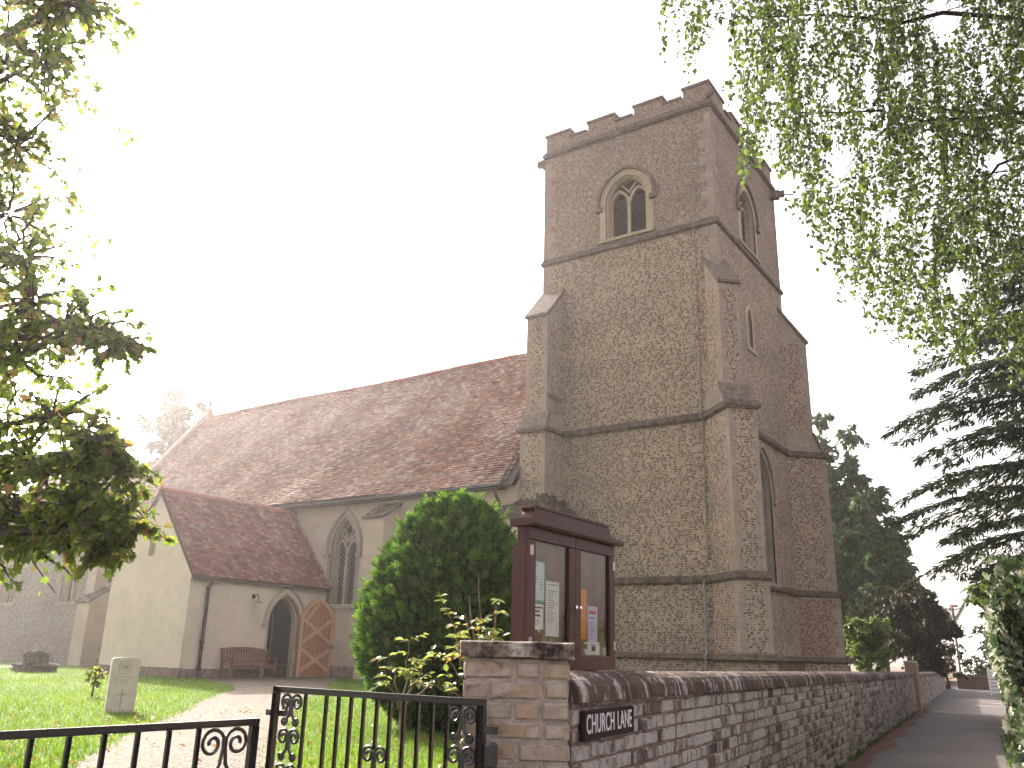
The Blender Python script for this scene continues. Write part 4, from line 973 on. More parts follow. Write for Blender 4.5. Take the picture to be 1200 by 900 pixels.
for sdx, (a0, a1) in enumerate(((NBA + .003, mid - .002), (mid + .002, NBB - .003))):
    m = MB(); f = .068
    m.bevbox(fb, a0, a1, NBZ0 + .003, NBZ0 + .003 + f + .012, -.027, .0, 'maroon', .003); m.bevbox(fb, a0, a1, NBZ1 - .003 - f, NBZ1 - .003, -.027, .0, 'maroon', .003)
    m.bevbox(fb, a0, a0 + f, NBZ0 + .017 + f, NBZ1 - .005 - f, -.027, -.0005, 'maroon', .003); m.bevbox(fb, a1 - f, a1, NBZ0 + .017 + f, NBZ1 - .005 - f, -.027, -.0005, 'maroon', .003)
    d = m.build('door', nb); m = MB(); m.add([fb(a0 + f - .004, NBZ0 + f + .012, -.017), fb(a1 - f + .004, NBZ0 + f + .012, -.017), fb(a1 - f + .004, NBZ1 - f, -.017), fb(a0 + f - .004, NBZ1 - f, -.017)], [(0, 1, 2, 3)], 'pane'); m.build('pane', d)
    m = MB(); ka = a1 - .022 if sdx == 0 else a0 + .022; m.lathe(fb(ka, 1.52, 0), [(.008, 0), (.008, .012), (.014, .016), (.015, .026), (.006, .03)], 'chrome', 12, (Vector((0, 1, 0)), Z, Vector((1, 0, 0)))); m.build('knob', d)
    ha = a0 + .002 if sdx == 0 else a1 - .032
    for hz in (NBZ1 - .16, NBZ0 + .12): m = MB(); m.fbox(fb, ha, ha + .03, hz, hz + .055, .0005, .004, 'brass'); m.build('hinge', d)
for y in (NBA + .14, NBB - .14):
    m = MB(); m.box((-2.83, y - .045, -.05), (-2.737, y + .045, NBZ1 - .1), 'maroon'); m.build('post', nb)
def paper(name, label, mat, a0, a1, z0, z1, lines, border=None, head=None, grp=None):
    o = thing(name, label, 'notice', tuple(fb((a0 + a1) / 2, z0, -.037))); m = MB()
    tl = random.uniform(-.006, .006)
    def quad(x0, x1, q0, q1, dd, mt):
        s_ = lambda a: tl * (a - a0); m.hexa([fb(x0, q0 + s_(x0), dd - .0008), fb(x1, q0 + s_(x1), dd - .0008), fb(x1, q0 + s_(x1), dd), fb(x0, q0 + s_(x0), dd), fb(x0, q1 + s_(x0), dd - .0008), fb(x1, q1 + s_(x1), dd - .0008), fb(x1, q1 + s_(x1), dd), fb(x0, q1 + s_(x0), dd)], mt)
    quad(a0, a1, z0, z1, -.0385, border or mat)
    if border: quad(a0 + .008, a1 - .008, z0 + .012, z1 - .008, -.0375, mat)
    m.build('sheet', o); m = MB()
    for (l0, l1, zz, h, mt) in lines:
        w = a1 - a0; quad(a0 + w * l0, a0 + w * l1, z0 + (z1 - z0) * zz, z0 + (z1 - z0) * zz + h, -.0367, mt)
    if m.v: m.build('print', o)
def txt(n, l=.1, r=.85, lo=.1, hi=.85, mt='ink', h=.003): return [(l, l + (r - l) * random.uniform(.45, 1), lo + (hi - lo) * i / n, h, mt) for i in range(n)]
D1a, D1b, D2a, D2b = NBA + .071, mid - .07, mid + .07, NBB - .071
paper('notice', 'pale teal notice with teal border, uppermost in the left door', 'paper_l', D1a + .004, D1a + .155, 1.535, 1.765, [(.1, .45, .88, .006, 'ink')] + txt(9, .1, .55, .2, .8) + txt(5, .62, .9, .3, .6), 'paper_t')
paper('notice', 'tall cream sheet beside the teal notice', 'paper_w', D1a + .17, D1a + .32, 1.35, 1.66, [(.1, .9, .93, .004, 'ink')] + txt(14, .12, .9, .25, .86))
paper('notice', 'white sheet with bold print below the teal notice', 'paper_w', D1a + .003, D1a + .145, 1.385, 1.525, [(.1, .9, .82, .008, 'ink'), (.25, .7, .66, .01, 'ink'), (.25, .75, .5, .01, 'ink')] + txt(3, .2, .8, .15, .4))
paper('notice', 'white strip of paper lowest in the left door', 'paper_w', D1a + .003, D1a + .22, 1.262, 1.318, [(.05, .9, .7, .004, 'ink'), (.05, .8, .45, .003, 'ink')])
paper('notice', 'tall orange poster in the right door', 'paper_o', D2a + .001, D2a + .135, 1.345, 1.64, txt(5, .2, .8, .3, .9, 'inkred', .002))
paper('notice', 'lilac leaflet with red print beside the orange poster', 'paper_p', D2a + .15, D2a + .275, 1.33, 1.545, [(.1, .85, .78, .02, 'inkred'), (.1, .7, .66, .006, 'ink')] + txt(7, .1, .9, .08, .6))
paper('notice', 'small white card low in the right door', 'paper_w', D2a + .145, D2a + .30, 1.252, 1.33, [(.35, .65, .3, .03, 'ink'), (.2, .8, .75, .004, 'ink')])

# ------------------------------------------------------------------ wrought iron gate and railing
def spiral(c, r0, turns, a0, sg=1, n=26, k=.78):
    return [(c[0] + r0 * (1 - k * t) * math.cos(a0 + sg * t * turns * 2 * PI), c[1] + r0 * (1 - k * t) * math.sin(a0 + sg * t * turns * 2 * PI)) for t in np.linspace(0, 1, n)]
def scroll_pair(fr, cx, z, w, h, t):
    "two C-scrolls back to back, with a step below, as one wrought piece"
    m = MB()
    for q in (-1, 1):
        r = w * .25; cc = (cx + q * w * .25, z)
        sp = spiral(cc, r, 1.55, 0 if q < 0 else PI, 1 if q < 0 else -1)
        lead = [(cx + q * .002, z - h * .0)]
        # C: rises along the middle, over the top, curls in
        path = [(cx + q * w * .16, z - h * .62), (cx + q * w * .16, z - h * .50), (cx + q * w * .06, z - h * .34), (cx + q * .006, z - r * .3)] + sp[1:]
        m.tube([fr(a, b, 0) for a, b in path], t, 'iron', 6)
        low = spiral((cx + q * w * .27, z - h * .56), r * .52, 1.3, PI if q > 0 else 0, 1 if q > 0 else -1)
        m.tube([fr(a, b, 0) for a, b in low], t * .9, 'iron', 6)
    return m
def bar(mb_name, parent, fr, a0, a1, z0, z1, th): 
    m = MB(); m.bevbox(fr, a0, a1, z0, z1, -th / 2, th / 2, 'iron', .002); return m.build(mb_name, parent)
GA, GB = Vector((-2.215, 3.13, 0)), Vector((-3.54, 3.165, 0))
gate = thing('iron_gate', 'black wrought iron gate leaf with scrolls, hung on the brick pier', 'gate', tuple(GA))
fg = FR(GA, GB - GA, Vector((GB - GA)).cross(Z).normalized() * 1); GL = (GB - GA).length
m = MB(); zt = 1.065
m.bevbox(fg, -.0, GL, zt - .028, zt, -.012, .012, 'iron', .003); m.bevbox(fg, 0, .036, .06, zt - .029, -.014, .014, 'iron', .003); m.bevbox(fg, GL - .034, GL, .06, zt - .029, -.014, .014, 'iron', .003); m.bevbox(fg, .037, GL - .035, .10, .132, -.012, .012, 'iron', .003)
m.build('frame', gate)
spn = GL / 16.5; bars = [.20] + [.20 + .083 * i for i in range(1, 10)] + [GL - .232]
for a in bars: bar('bar', gate, fg, a - .0075, a + .0075, .133, zt - .029, .015)
for k, zz in enumerate((.994, .835, .676, .517, .358)):
    w = .158
    for cx in (.118, GL - .133):
        scroll_pair(fg, cx, zz, w, .155, .0072).build('scroll', gate)
for zz in (.80, .33): 
    for cx in (.57,): scroll_pair(fg, cx + .045, zz, .155, .2, .0072).build('scroll', gate)
m = MB(); m.fbox(fg, -.06, -.001, .93, .96, -.012, .012, 'iron'); m.build('hinge', gate); m = MB(); m.lathe(fg(-.035, .80, .0), [(.02, 0), (.028, .01), (.028, .09), (.02, .1)], 'iron', 10); m.build('hinge', gate)
m = MB(); m.fbox(fg, GL - .11, GL + .07, .925, .952, .0145, .032, 'iron'); m.tube([fg(GL - .075, .95, .022), fg(GL - .075, .985, .022), fg(GL - .065, .995, .022), fg(GL - .05, .985, .022), fg(GL - .05, .955, .022)], .007, 'iron', 6); m.build('latch', gate)

RA, RB = Vector((-3.565, 3.10, 0)), Vector((-3.70, .75, 0))
rail = thing('iron_gate', 'lower black wrought iron gate leaf running off at the left, scroll panel at its end', 'gate', tuple(RA))
fr_ = FR(RA, RB - RA, Vector(RB - RA).cross(Z)); RL = (RB - RA).length; zt = .915
m = MB(); m.bevbox(fr_, 0, RL, zt - .032, zt, -.013, .013, 'iron', .003); m.bevbox(fr_, 0, .042, .06, zt - .033, -.016, .016, 'iron', .003); m.bevbox(fr_, RL - .04, RL, .06, zt - .033, -.016, .016, 'iron', .003); m.bevbox(fr_, .043, RL - .041, .10, .132, -.012, .012, 'iron', .003)
m.build('frame', rail)
for k in range(13):
    a = .33 + k * .152
    if a < RL - .08: bar('bar', rail, fr_, a - .010, a + .010, .133, zt - .033, .018)
for zz in (.812, .535, .258): scroll_pair(fr_, .181, zz, .275, .27, .0092).build('scroll', rail)

# ------------------------------------------------------------------ churchyard furniture
def headstone():
    o = Vector((-10.83, 7.10, gz(-11, 7) - .02)); v = (EYE - o); v.z = 0; v = (v.normalized() + Vector((.12, .12, 0))).normalized(); u = Vector((-v.y, v.x, 0))
    f0 = FR(o, u, v); f = lambda a, z, d=0.0: f0(a * .88, z * .84, d); t = thing('headstone', 'pale upright headstone with carved badge and cross, on the grass by the path', 'headstone', tuple(o))
    w = .40; P = [(-w / 2, 0), (w / 2, 0)] + [(w / 2 * math.cos(a), .80 + .035 * math.sin(a)) for a in [PI * k / 12 for k in range(13)]]
    m = MB(); m.prism(f, P, -.08, .0, 'headstone'); m.build('slab', t)
    c = MB(); c.band(f, [(-.085, .60), (-.085, .77), (.085, .77), (.085, .60)], -.006, .006, -.002, .003, 'carve', True)
    c.band(f, [(.055 * math.cos(a), .685 + .06 * math.sin(a)) for a in [2 * PI * k / 20 for k in range(20)]], -.006, .006, -.002, .003, 'carve', True); c.prism(f, [(-.025, .65), (.025, .65), (.03, .71), (0, .725), (-.03, .71)], -.002, .003, 'carve')
    c.build('badge', t); c = MB()
    for k, zz in enumerate((.53, .49, .45)):
        a = -.12
        while a < .12 - .03 * k:
            L = random.uniform(.012, .03); c.fbox(f, a, a + L, zz, zz + .016, -.002, .0022, 'carve'); a += L + .012
    c.build('inscription', t); c = MB(); c.fbox(f, -.012, .012, .10, .36, -.002, .003, 'carve'); c.fbox(f, -.06, -.0125, .27, .294, -.002, .0028, 'carve'); c.fbox(f, .0125, .06, .27, .294, -.002, .0028, 'carve'); c.build('cross', t)
headstone()
def rough(name, parent, lo, hi, mat, j=.05, cuts=4, seed=0):
    rr = random.Random(seed); bm = bmesh.new(); bmesh.ops.create_cube(bm, size=1); bmesh.ops.subdivide_edges(bm, edges=bm.edges[:], cuts=cuts, use_grid_fill=True)
    for v in bm.verts: v.co = Vector([lo[i] + (v.co[i] + .5) * (hi[i] - lo[i]) + rr.uniform(-j, j) for i in range(3)])
    me = bpy.data.meshes.new(name); bm.to_mesh(me); bm.free(); me.materials.append(M[mat]); me.update(); tangent_uv(me); return link(bpy.data.objects.new(name, me), parent)
st = thing('stone_stump', 'mossy stepped stump of an old stone cross on the far grass', 'stone stump', (-25.9, 14.1, .38))
rough('base_block', st, (-26.35, 13.65, .3), (-25.45, 14.55, .62), 'stump', .05, 4, 1); rough('upper_block', st, (-26.15, 13.8, .6), (-25.65, 14.35, .97), 'stump', .04, 4, 2)
st2 = thing('rubble_block', 'rough pale stone lying at the foot of the porch corner', 'stone', (-25.3, 15.9, .38)); rough('block', st2, (-25.5, 15.7, .3), (-24.9, 16.3, .85), 'stump', .06, 3, 4)

def bench():
    t = thing('park_bench', 'brown slatted wooden bench against the porch wall', 'bench', (PX1 + .35, 17.36, .34)); f = FR((PX1 + .12, 0, 0), (0, 1, 0), (1, 0, 0)); a0, a1, z0 = 16.52, 18.16, .34
    m = MB()
    for k in range(5): m.bevbox(f, a0 + .06, a1 - .06, z0 + .41, z0 + .435, .06 + k * .09, .135 + k * .09, 'bench', .003)
    m.fbox(f, a0 + .06, a1 - .06, z0 + .33, z0 + .40, .45, .475, 'bench'); m.build('seat', t)
    m = MB(); lean = lambda a, z, d: f(a, z, d - (z - z0 - .43) * .2 + .03)
    pts = [(a0 + .06 + (a1 - a0 - .12) * k / 12, z0 + .86 + .045 * math.sin(PI * k / 12)) for k in range(13)]
    m.prism(lean, pts + [(a1 - .06, z0 + .79), (a0 + .06, z0 + .79)], 0, .035, 'bench'); m.fbox(lean, a0 + .06, a1 - .06, z0 + .49, z0 + .55, 0, .03, 'bench')
    for k in range(15):
        a = a0 + .12 + k * (a1 - a0 - .27) / 14; m.fbox(lean, a, a + .04, z0 + .551, z0 + .788, .004, .022, 'bench')
    m.build('backrest', t)
    for a in (a0, a1 - .06):
        m = MB(); m.fbox(f, a, a + .06, z0 + .60, z0 + .635, .0, .52, 'bench'); m.build('armrest', t)
        m = MB(); m.fbox(f, a + .003, a + .057, z0, z0 + .598, .43, .485, 'bench'); m.build('leg', t)
        m = MB(); m.prism(FR(f(a + .002, 0, 0), (1, 0, 0), (0, 1, 0)), [(.05, z0), (.11, z0), (.09, z0 + .45), (.02, z0 + .87), (-.03, z0 + .87), (.035, z0 + .45)], 0, .055, 'bench'); m.build('leg', t)
bench()
# gateposts between the two stretches of wall
for k, (s, lab, h) in enumerate(((28.33, 'nearer weathered gatepost at the end of the limewashed wall', 1.28), (28.88, 'farther gatepost beside the plain brown wall', 1.2))):
    t = MB(); f = FR(lane(s, -1.66), LD, LN); t.bevbox(f, -.1, .1, -.05, h, -.26, .06, 'timber', .01); t.prism(f, [(-.12, h), (.12, h), (.06, h + .05), (-.06, h + .05)], -.28, .08, 'cap')
    tag(t.build('gatepost'), lab, 'gatepost', 'gateposts in the lane wall')

# ------------------------------------------------------------------ far end of the lane
lp = at(1127, 800, 54); lp.z = 0
t = thing('lamp_column', 'dark lamp column with a small orange head at the far end of the lane', 'lamp post', tuple(lp))
m = MB(); m.tube([lp, lp + Z * .9], .10, 'galv', 10); m.tube([lp + Z * .9, lp + Z * 4.75], .075, 'galv', 8); m.tube([lp + Z * 4.6, lp + Z * 4.72 + RIGHT * .55], .03, 'galv', 6); m.build('column', t)
m = MB(); q = lp + Z * 4.82; m.box((q.x - .1, q.y - .12, q.z - .04), (q.x + .32, q.y + .12, q.z + .09), 'orange'); m.build('lamp_head', t)
h0 = at(1146, 780, 72); h0.z = 0
hs = thing('white_house', 'white boarded gabled house beyond the lane end', 'house', tuple(h0)); fh = FR(h0, (.62, -.78, 0), (-.78, -.62, 0))
m = MB(); m.prism(fh, [(-3, 0), (3.6, 0), (3.6, 4.4), (.3, 7.0), (-3, 4.4)], -8, 0, 'white')
for k in range(23): m.hexa([fh(-3, .2 + k * .18, .001), fh(3.6, .2 + k * .18, .001), fh(3.6, .2 + k * .18, .035), fh(-3, .2 + k * .18, .035), fh(-3, .37 + k * .18, .001), fh(3.6, .37 + k * .18, .001), fh(3.6, .37 + k * .18, .008), fh(-3, .37 + k * .18, .008)], 'white')
m.build('wall', hs); m = MB(); m.prism(fh, [(-3.3, 4.2), (.3, 7.05), (3.9, 4.2), (3.9, 4.33), (.3, 7.2), (-3.3, 4.33)], -8.2, .2, 'slate'); m.build('roof', hs)
m = MB(); m.fbox(fh, 1.5, 2.6, 2.3, 3.7, .03, .07, 'slate'); w_ = m.build('window', hs); m = MB(); m.fbox(fh, 1.57, 2.53, 2.37, 3.63, .071, .075, 'leadglass'); m.build('glazing_or_dark_back', w_)
f = FR(lane(55.5, 0), LN, LD * -1); m = MB(); m.fbox(f, -1.2, .75, 0, .62, -.25, 0, 'farbrick'); m.fbox(f, -1.25, .8, .62, .70, -.28, .03, 'cap'); tag(m.build('garden_wall'), 'low red brick garden wall across the end of the lane', 'wall')
f = FR(lane(46, .25), LN, LD * -1); m = MB()
for k in range(7): m.fbox(f, 0, 1.4, .08 + k * .15, .20 + k * .15, -.03, 0, 'white')
for a in (.02, 1.3): m.fbox(f, a, a + .08, 0, 1.2, .002, .05, 'white')
tag(m.build('board_fence'), 'short white boarded fence at the right of the lane end', 'fence')

# ------------------------------------------------------------------ plants
def branch_path(a, b, sag=0.0, wig=.06, n=7):
    a, b = Vector(a), Vector(b); L = (b - a).length; o = []
    for i in range(n):
        t = i / (n - 1); p = a.lerp(b, t) + Z * (sag * math.sin(PI * t)); k = wig * L * math.sin(PI * t)
        o.append(p + Vector((random.uniform(-k, k), random.uniform(-k, k), random.uniform(-k, k))))
    return o
def taper(n, r0, r1): return [r0 + (r1 - r0) * i / (n - 1) for i in range(n)]

def leafy_clumps(clumps, per, tw=9, spread=1.15):
    "leaves set along short twigs that fan out from the middle of each clump; returns leaf arrays and twig paths"
    P, D, N, tws = [], [], [], []
    for c, r in clumps:
        c = Vector(c)
        for k in range(tw):
            d = Vector(rdir(1)[0]); d.z *= .7; e = c + d * r * random.uniform(.45, spread); e.z -= r * .15; pth = branch_path(c + d * r * .08, e, .1 * r, .08, 5); tws.append(pth)
            for j in range(per):
                t = random.uniform(.2, 1.0); i = min(3, int(t * 4)); p = pth[i].lerp(pth[i + 1], t * 4 - i)
                dd = (e - c).normalized() * .5 + Vector(rdir(1)[0]) * .8; dd.z -= .45
                P.append(p + Vector(rdir(1)[0]) * r * .09); D.append(dd); N.append(Vector((0, 0, 1)) + Vector(rdir(1)[0]) * .75)
    return P, D, N, tws

def tree(name, label, cat, base, crown, trunk_top, r0, mat, shape, size, per, tw, group=None, bark='bark', spread=1.15, rnd=None):
    t = thing(name, label, cat, tuple(base), group); m = MB(); base = Vector(base); tt = Vector(trunk_top)
    tp = branch_path(base, tt, 0, .025, 8); m.tube(tp, taper(8, r0, r0 * .35), bark, 9); m.tube([base, base + (tp[1] - base) * .5], [r0 * 1.45, r0], bark, 9)
    P, D, N, tws = leafy_clumps(crown, per, tw, spread)
    for c, r in crown:
        c = Vector(c); k = min(range(8), key=lambda i: (tp[i] - c).length + max(0, tp[i].z - c.z) * 2); k = max(1, k)
        bp = branch_path(tp[k], c, .05 * (c - tp[k]).length, .05, 7); m.tube(bp, taper(7, r0 * .28, r0 * .06), bark, 6)
    for p in tws: m.tube(p, taper(len(p), r0 * .05 + .003, .003), bark, 4)
    m.build('trunk', t)
    sz = size * (.6 + .7 * RNG.random(len(P))); leaves('crown', P, D, N, sz, shape, mat, t, rnd)
    return t

# broad-leaved tree overhanging from the left
cl = []
for x, y, d, r in [(-60, -60, 7.5, .9), (20, -30, 7.2, .8), (60, 20, 7, .55), (85, 5, 6.8, .35), (10, 80, 7.4, .75), (50, 70, 7.1, .42), (-30, 170, 7.6, .9), (20, 170, 7.2, .5), (10, 250, 7.5, .6), (-40, 300, 7.8, .9), (28, 300, 7.2, .5), (40, 350, 6.9, .5), (75, 380, 6.7, .38), (110, 388, 6.6, .30), (140, 402, 6.55, .18), (20, 420, 7, .6), (-40, 430, 7.4, .9),
                   (10, 500, 6.9, .65), (60, 490, 6.7, .42), (-30, 560, 7, .8), (50, 550, 6.6, .5), (95, 530, 6.4, .38), (125, 520, 6.3, .26), (140, 548, 6.3, .22), (20, 600, 6.6, .45), (70, 590, 6.4, .42), (110, 588, 6.2, .36), (135, 610, 6.1, .26), (118, 632, 6.1, .2), (35, 632, 6.4, .3), (75, 625, 6.3, .26), (-30, 640, 6.7, .4), (150, 625, 6.05, .13),
                   (-160, 100, 8.6, 1.0), (-150, 480, 7.8, 1.0), (-120, -180, 8, 1.2), (40, -150, 7.5, .8), (-280, 350, 9.0, 1.1), (-260, -60, 9, 1.2), (-40, -320, 8, 1.1), (-200, -350, 9, 1.2)]:
    cl.append((at(x, y, d), r))
bt = Vector((-9.9, 3.2, gz(-9.9, 3.2) - .05))
tree('overhanging_tree', 'broad-leaved tree overhanging the grass from the left, leaves backlit', 'tree', bt, cl, at(-260, -250, 8.6), .24, 'lf_left', 'lobed', .066, 18, 19, spread=1.75)

# weeping birch overhanging from the right
def birch():
    base = Vector((1.75, 8.6, 0)); t = thing('weeping_birch', 'weeping birch with long trailing twigs hanging into the upper right', 'tree', tuple(base)); m = MB()
    top = at(1300, -350, 7.6); tp = branch_path(base, top, 0, .02, 10); m.tube(tp, taper(10, .17, .05), 'bark', 9)
    limbs = []
    for (x0, y0, d0), (x1, y1, d1), r in [((1290, 160, 7.4), (935, 132, 6.6), .022), ((1290, 150, 7.3), (1080, 128, 6.9), .030), ((1240, 180, 7.2), (1040, 150, 6.5), .016), ((1300, 30, 7.4), (900, 20, 6.6), .03), ((1300, -120, 7.5), (830, -60, 6.4), .035), ((1290, 120, 7.2), (1100, 260, 6.7), .022), ((1300, -250, 7.5), (950, -120, 6.0), .035), ((1310, 200, 7.6), (1150, 205, 7.4), .02), ((1300, -200, 7.5), (1100, -150, 8.2), .03)]:
        a, b = at(x0, y0, d0), at(x1, y1, d1); k = min(range(10), key=lambda i: (tp[i] - a).length); p = [tp[k]] + branch_path(a, b, .06, .018, 9); m.tube(p, [r * 1.5] + taper(9, r, .005), 'twig', 6); limbs.append(p)
    m.build('trunk', t); tm = MB()
    bx = [785, 800, 818, 838, 850, 868, 885, 902, 930, 960, 1000, 1040, 1080, 1120, 1160, 1210, 1260]
    by = [30, 80, 70, 25, 15, 190, 205, 130, 240, 285, 345, 385, 400, 415, 405, 455, 440]
    P, D, N = [], [], []
    holes = [(835, 75, 28), (985, 190, 22), (1105, 20, 30), (1165, 190, 20), (930, 215, 18), (1185, 345, 22), (1120, 330, 20), (905, 110, 12), (1060, 90, 14), (1155, 95, 12), (1040, 250, 14), (975, 105, 12)]
    n = 0
    while n < 1150:
        x = random.uniform(784, 1255) if random.random() < .8 else random.uniform(1000, 1255); yb = np.interp(x, bx, by); y0 = random.uniform(-190, yb - 25)
        if x < 870 and random.random() < .62: continue
        n += 1; d = random.uniform(5.6, 8.2); L = random.uniform(50, 190); y1 = min(y0 + L, yb + random.gauss(-4, 20))
        if y1 < y0 + 10: continue
        a, b = at(x, y0, d), at(x + random.uniform(-14, 10), y1, d); pth = branch_path(a, b, 0, .05, 6)
        lb = min((q for l in limbs for q in l), key=lambda q: (q - a).length)
        if (lb - a).length < .8 and random.random() < .22: tm.tube(branch_path(lb, a, .05, .05, 4), .0035, 'twig', 4)
        tm.tube(pth, taper(6, .0017, .0008), 'twig', 3); ln = (b - a).length; k = int(ln / .021)
        for j in range(k):
            tt = (j + random.random()) / k; i = min(4, int(tt * 5)); p = pth[i].lerp(pth[i + 1], tt * 5 - i)
            v = p - EYE; dep = v.dot(FWD); X = 600 + 1009 * v.dot(RIGHT) / dep; Y = 450 - 1009 * v.dot(UPV) / dep
            if any((X - hx) ** 2 + (Y - hy) ** 2 < (hr * random.uniform(.6, 1.15)) ** 2 for hx, hy, hr in holes): continue
            dd = Vector(rdir(1)[0]) * .8; dd.z -= .8; P.append(p + Vector(rdir(1)[0]) * .028); D.append(dd); N.append(Vector(rdir(1)[0]))
    tm.build('twigs', t); leaves('crown', P, D, N, .044 * (.6 + .7 * RNG.random(len(P))), 'rhomb', 'lf_birch', t)
birch()

# clipped-egg conifer on the lawn
def conifer():
    c0 = Vector((-6.50, 8.42, gz(-6.5, 8.4))); t = thing('conifer_bush', 'dense egg-shaped green conifer behind the iron gate', 'bush', tuple(c0))
    H = 2.66; prof = np.array([[0, .40], [.12, .70], [.25, .92], [.4, .985], [.52, .97], [.66, .85], [.78, .67], [.88, .50], [.95, .36], [1.0, .0]])
    R = lambda h: np.interp(h, prof[:, 0], prof[:, 1]) * 1.04
    m = MB(); hs = np.linspace(.02, .97, 16); vs = []
    for h in hs:
        for k in range(24):
            a = 2 * PI * k / 24; r = float(R(h)) * (.80 + .06 * math.sin(a * 5 + h * 9) + random.uniform(-.03, .03)); vs.append(c0 + Vector((r * math.cos(a), r * math.sin(a), h * H * .97)))
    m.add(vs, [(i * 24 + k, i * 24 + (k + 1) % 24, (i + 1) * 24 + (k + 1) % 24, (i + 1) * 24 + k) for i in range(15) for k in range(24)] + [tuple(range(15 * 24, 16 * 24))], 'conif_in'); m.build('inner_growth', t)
    m = MB(); m.tube([c0 - Z * .05, c0 + Z * 1.2], [.07, .05], 'bark', 8); m.build('trunk', t)
    n = 30000; h = RNG.random(n) ** .85 * .99; a = RNG.random(n) * 2 * PI; lump = 1 + .06 * np.sin(a * 5 + h * 11) * np.sin(h * 19 + a * 3) + .05 * np.sin(a * 11 - h * 31) * np.sin(h * 40 + a * 7) + .045 * np.sin(a * 23 + h * 17) * np.sin(h * 53 - a * 9)
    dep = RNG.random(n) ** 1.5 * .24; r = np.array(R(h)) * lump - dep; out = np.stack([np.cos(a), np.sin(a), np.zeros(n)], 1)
    crest = np.exp(-((a - 2.3) / .8) ** 2) * .06
    P = np.stack([c0.x + r * np.cos(a), c0.y + r * np.sin(a), c0.z + h * H], 1)
    slope = np.clip((h - .35) * 1.9, -.5, 1.6); D = unit(out * .65 + np.stack([0 * h, 0 * h, .55 + slope * .8], 1) + RNG.normal(size=(n, 3)) * .42)
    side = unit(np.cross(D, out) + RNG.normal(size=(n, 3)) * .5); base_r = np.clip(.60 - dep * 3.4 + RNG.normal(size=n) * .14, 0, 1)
    L = .112 * (.6 + .75 * RNG.random(n)); stray = RNG.random(n) < .02; P[stray] += out[stray] * .05 + np.array([0, 0, .03]); L[stray] *= 1.4; base_r[stray] = .8
    PP, DD, NN, SS, RR = [], [], [], [], []
    nrm = np.cross(D, side)
    for f, ang, ln in ((.0, 0, 1.0), (.12, .75, .55), (.12, -.75, .55), (.34, .65, .5), (.34, -.65, .5), (.58, .55, .38), (.58, -.55, .38)):
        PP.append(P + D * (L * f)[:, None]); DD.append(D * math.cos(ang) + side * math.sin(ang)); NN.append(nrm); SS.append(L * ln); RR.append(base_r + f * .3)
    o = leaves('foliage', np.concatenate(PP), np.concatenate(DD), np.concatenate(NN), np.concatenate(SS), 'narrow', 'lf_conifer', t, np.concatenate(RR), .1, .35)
conifer()

def rose(label, base, tips, seed, dead=None):
    t = thing('rose_bush', label, 'rose bush', tuple(base), 'roses by the gate'); m = MB(); P, D, N = [], [], []; fork = Vector(base) + Vector((random.uniform(-.03, .03), 0, .42))
    m.tube(branch_path(base, fork, 0, .04, 5), taper(5, .016, .012), 'rosewood', 6)
    for tp, nl in tips:
        tp = Vector(tp); pth = branch_path(fork, tp, .02, .05, 6); m.tube(pth, taper(6, .010, .004), 'rosewood', 5)
        for k in range(max(3, int(nl * .62))):
            tt = random.uniform(.5, 1.02); i = min(4, int(tt * 5)); p = pth[i].lerp(pth[i + 1], tt * 5 - i); d = Vector(rdir(1)[0]); d.z = d.z * .35 + .18; d.normalize(); e = p + d * random.uniform(.08, .2); st = branch_path(p, e, .01, .03, 4)
            m.tube(st, .0022, 'rosewood', 3)
            for j in range(5):
                q = st[min(3, 1 + j // 2)]; sd_ = d.cross(Z).normalized() * (1 if j % 2 else -1) if j < 4 else d
                P.append(q if j < 4 else st[-1]); D.append(sd_ * .9 + d * .5 + Vector(rdir(1)[0]) * .25); N.append(Z + Vector(rdir(1)[0]) * .5)
    if dead: m.tube(branch_path(fork, dead, .02, .03, 7), taper(7, .008, .003), 'rosewood', 5)
    m.build('stem', t); leaves('foliage', P, D, N, .058 * (.7 + .6 * RNG.random(len(P))), 'ovate', 'lf_rose', t, None, .3, .3)
rb = at(470, 880, 6.4); rb.z = gz(rb.x, rb.y)
rose('smaller pale rose bush rising above the middle of the gate', rb, [(at(455, 765, 6.35), 9), (at(480, 752, 6.4), 9), (at(500, 770, 6.5), 8), (at(445, 785, 6.3), 6), (at(510, 800, 6.45), 3), (at(492, 768, 6.2), 7)], 1)
rb = at(562, 905, 6.1); rb.z = gz(rb.x, rb.y)
rose('taller pale rose bush beside the brick pier with a bare dead shoot', rb, [(at(520, 712, 6.0), 9), (at(545, 720, 6.1), 12), (at(560, 735, 6.05), 12), (at(582, 705, 6.15), 10), (at(535, 745, 5.9), 10), (at(575, 742, 6.1), 10), (at(520, 770, 6.1), 6), (at(550, 700, 6.2), 7), (at(510, 803, 6.0), 5), (at(590, 740, 6.1), 4)], 2, at(561, 672, 6.1))
sb = Vector((-13.80, 8.52, gz(-13.8, 8.5)))
tree('small_shrub', 'small dark shrub with reddish leaves beside the headstone', 'shrub', sb, [(sb + Vector((0, 0, .42)), .16), (sb + Vector((.1, .05, .36)), .13), (sb + Vector((-.1, 0, .34)), .13), (sb + Vector((0, .05, .25)), .1)], sb + Vector((0, 0, .45)), .02, 'lf_left', 'ovate', .06, 9, 9)

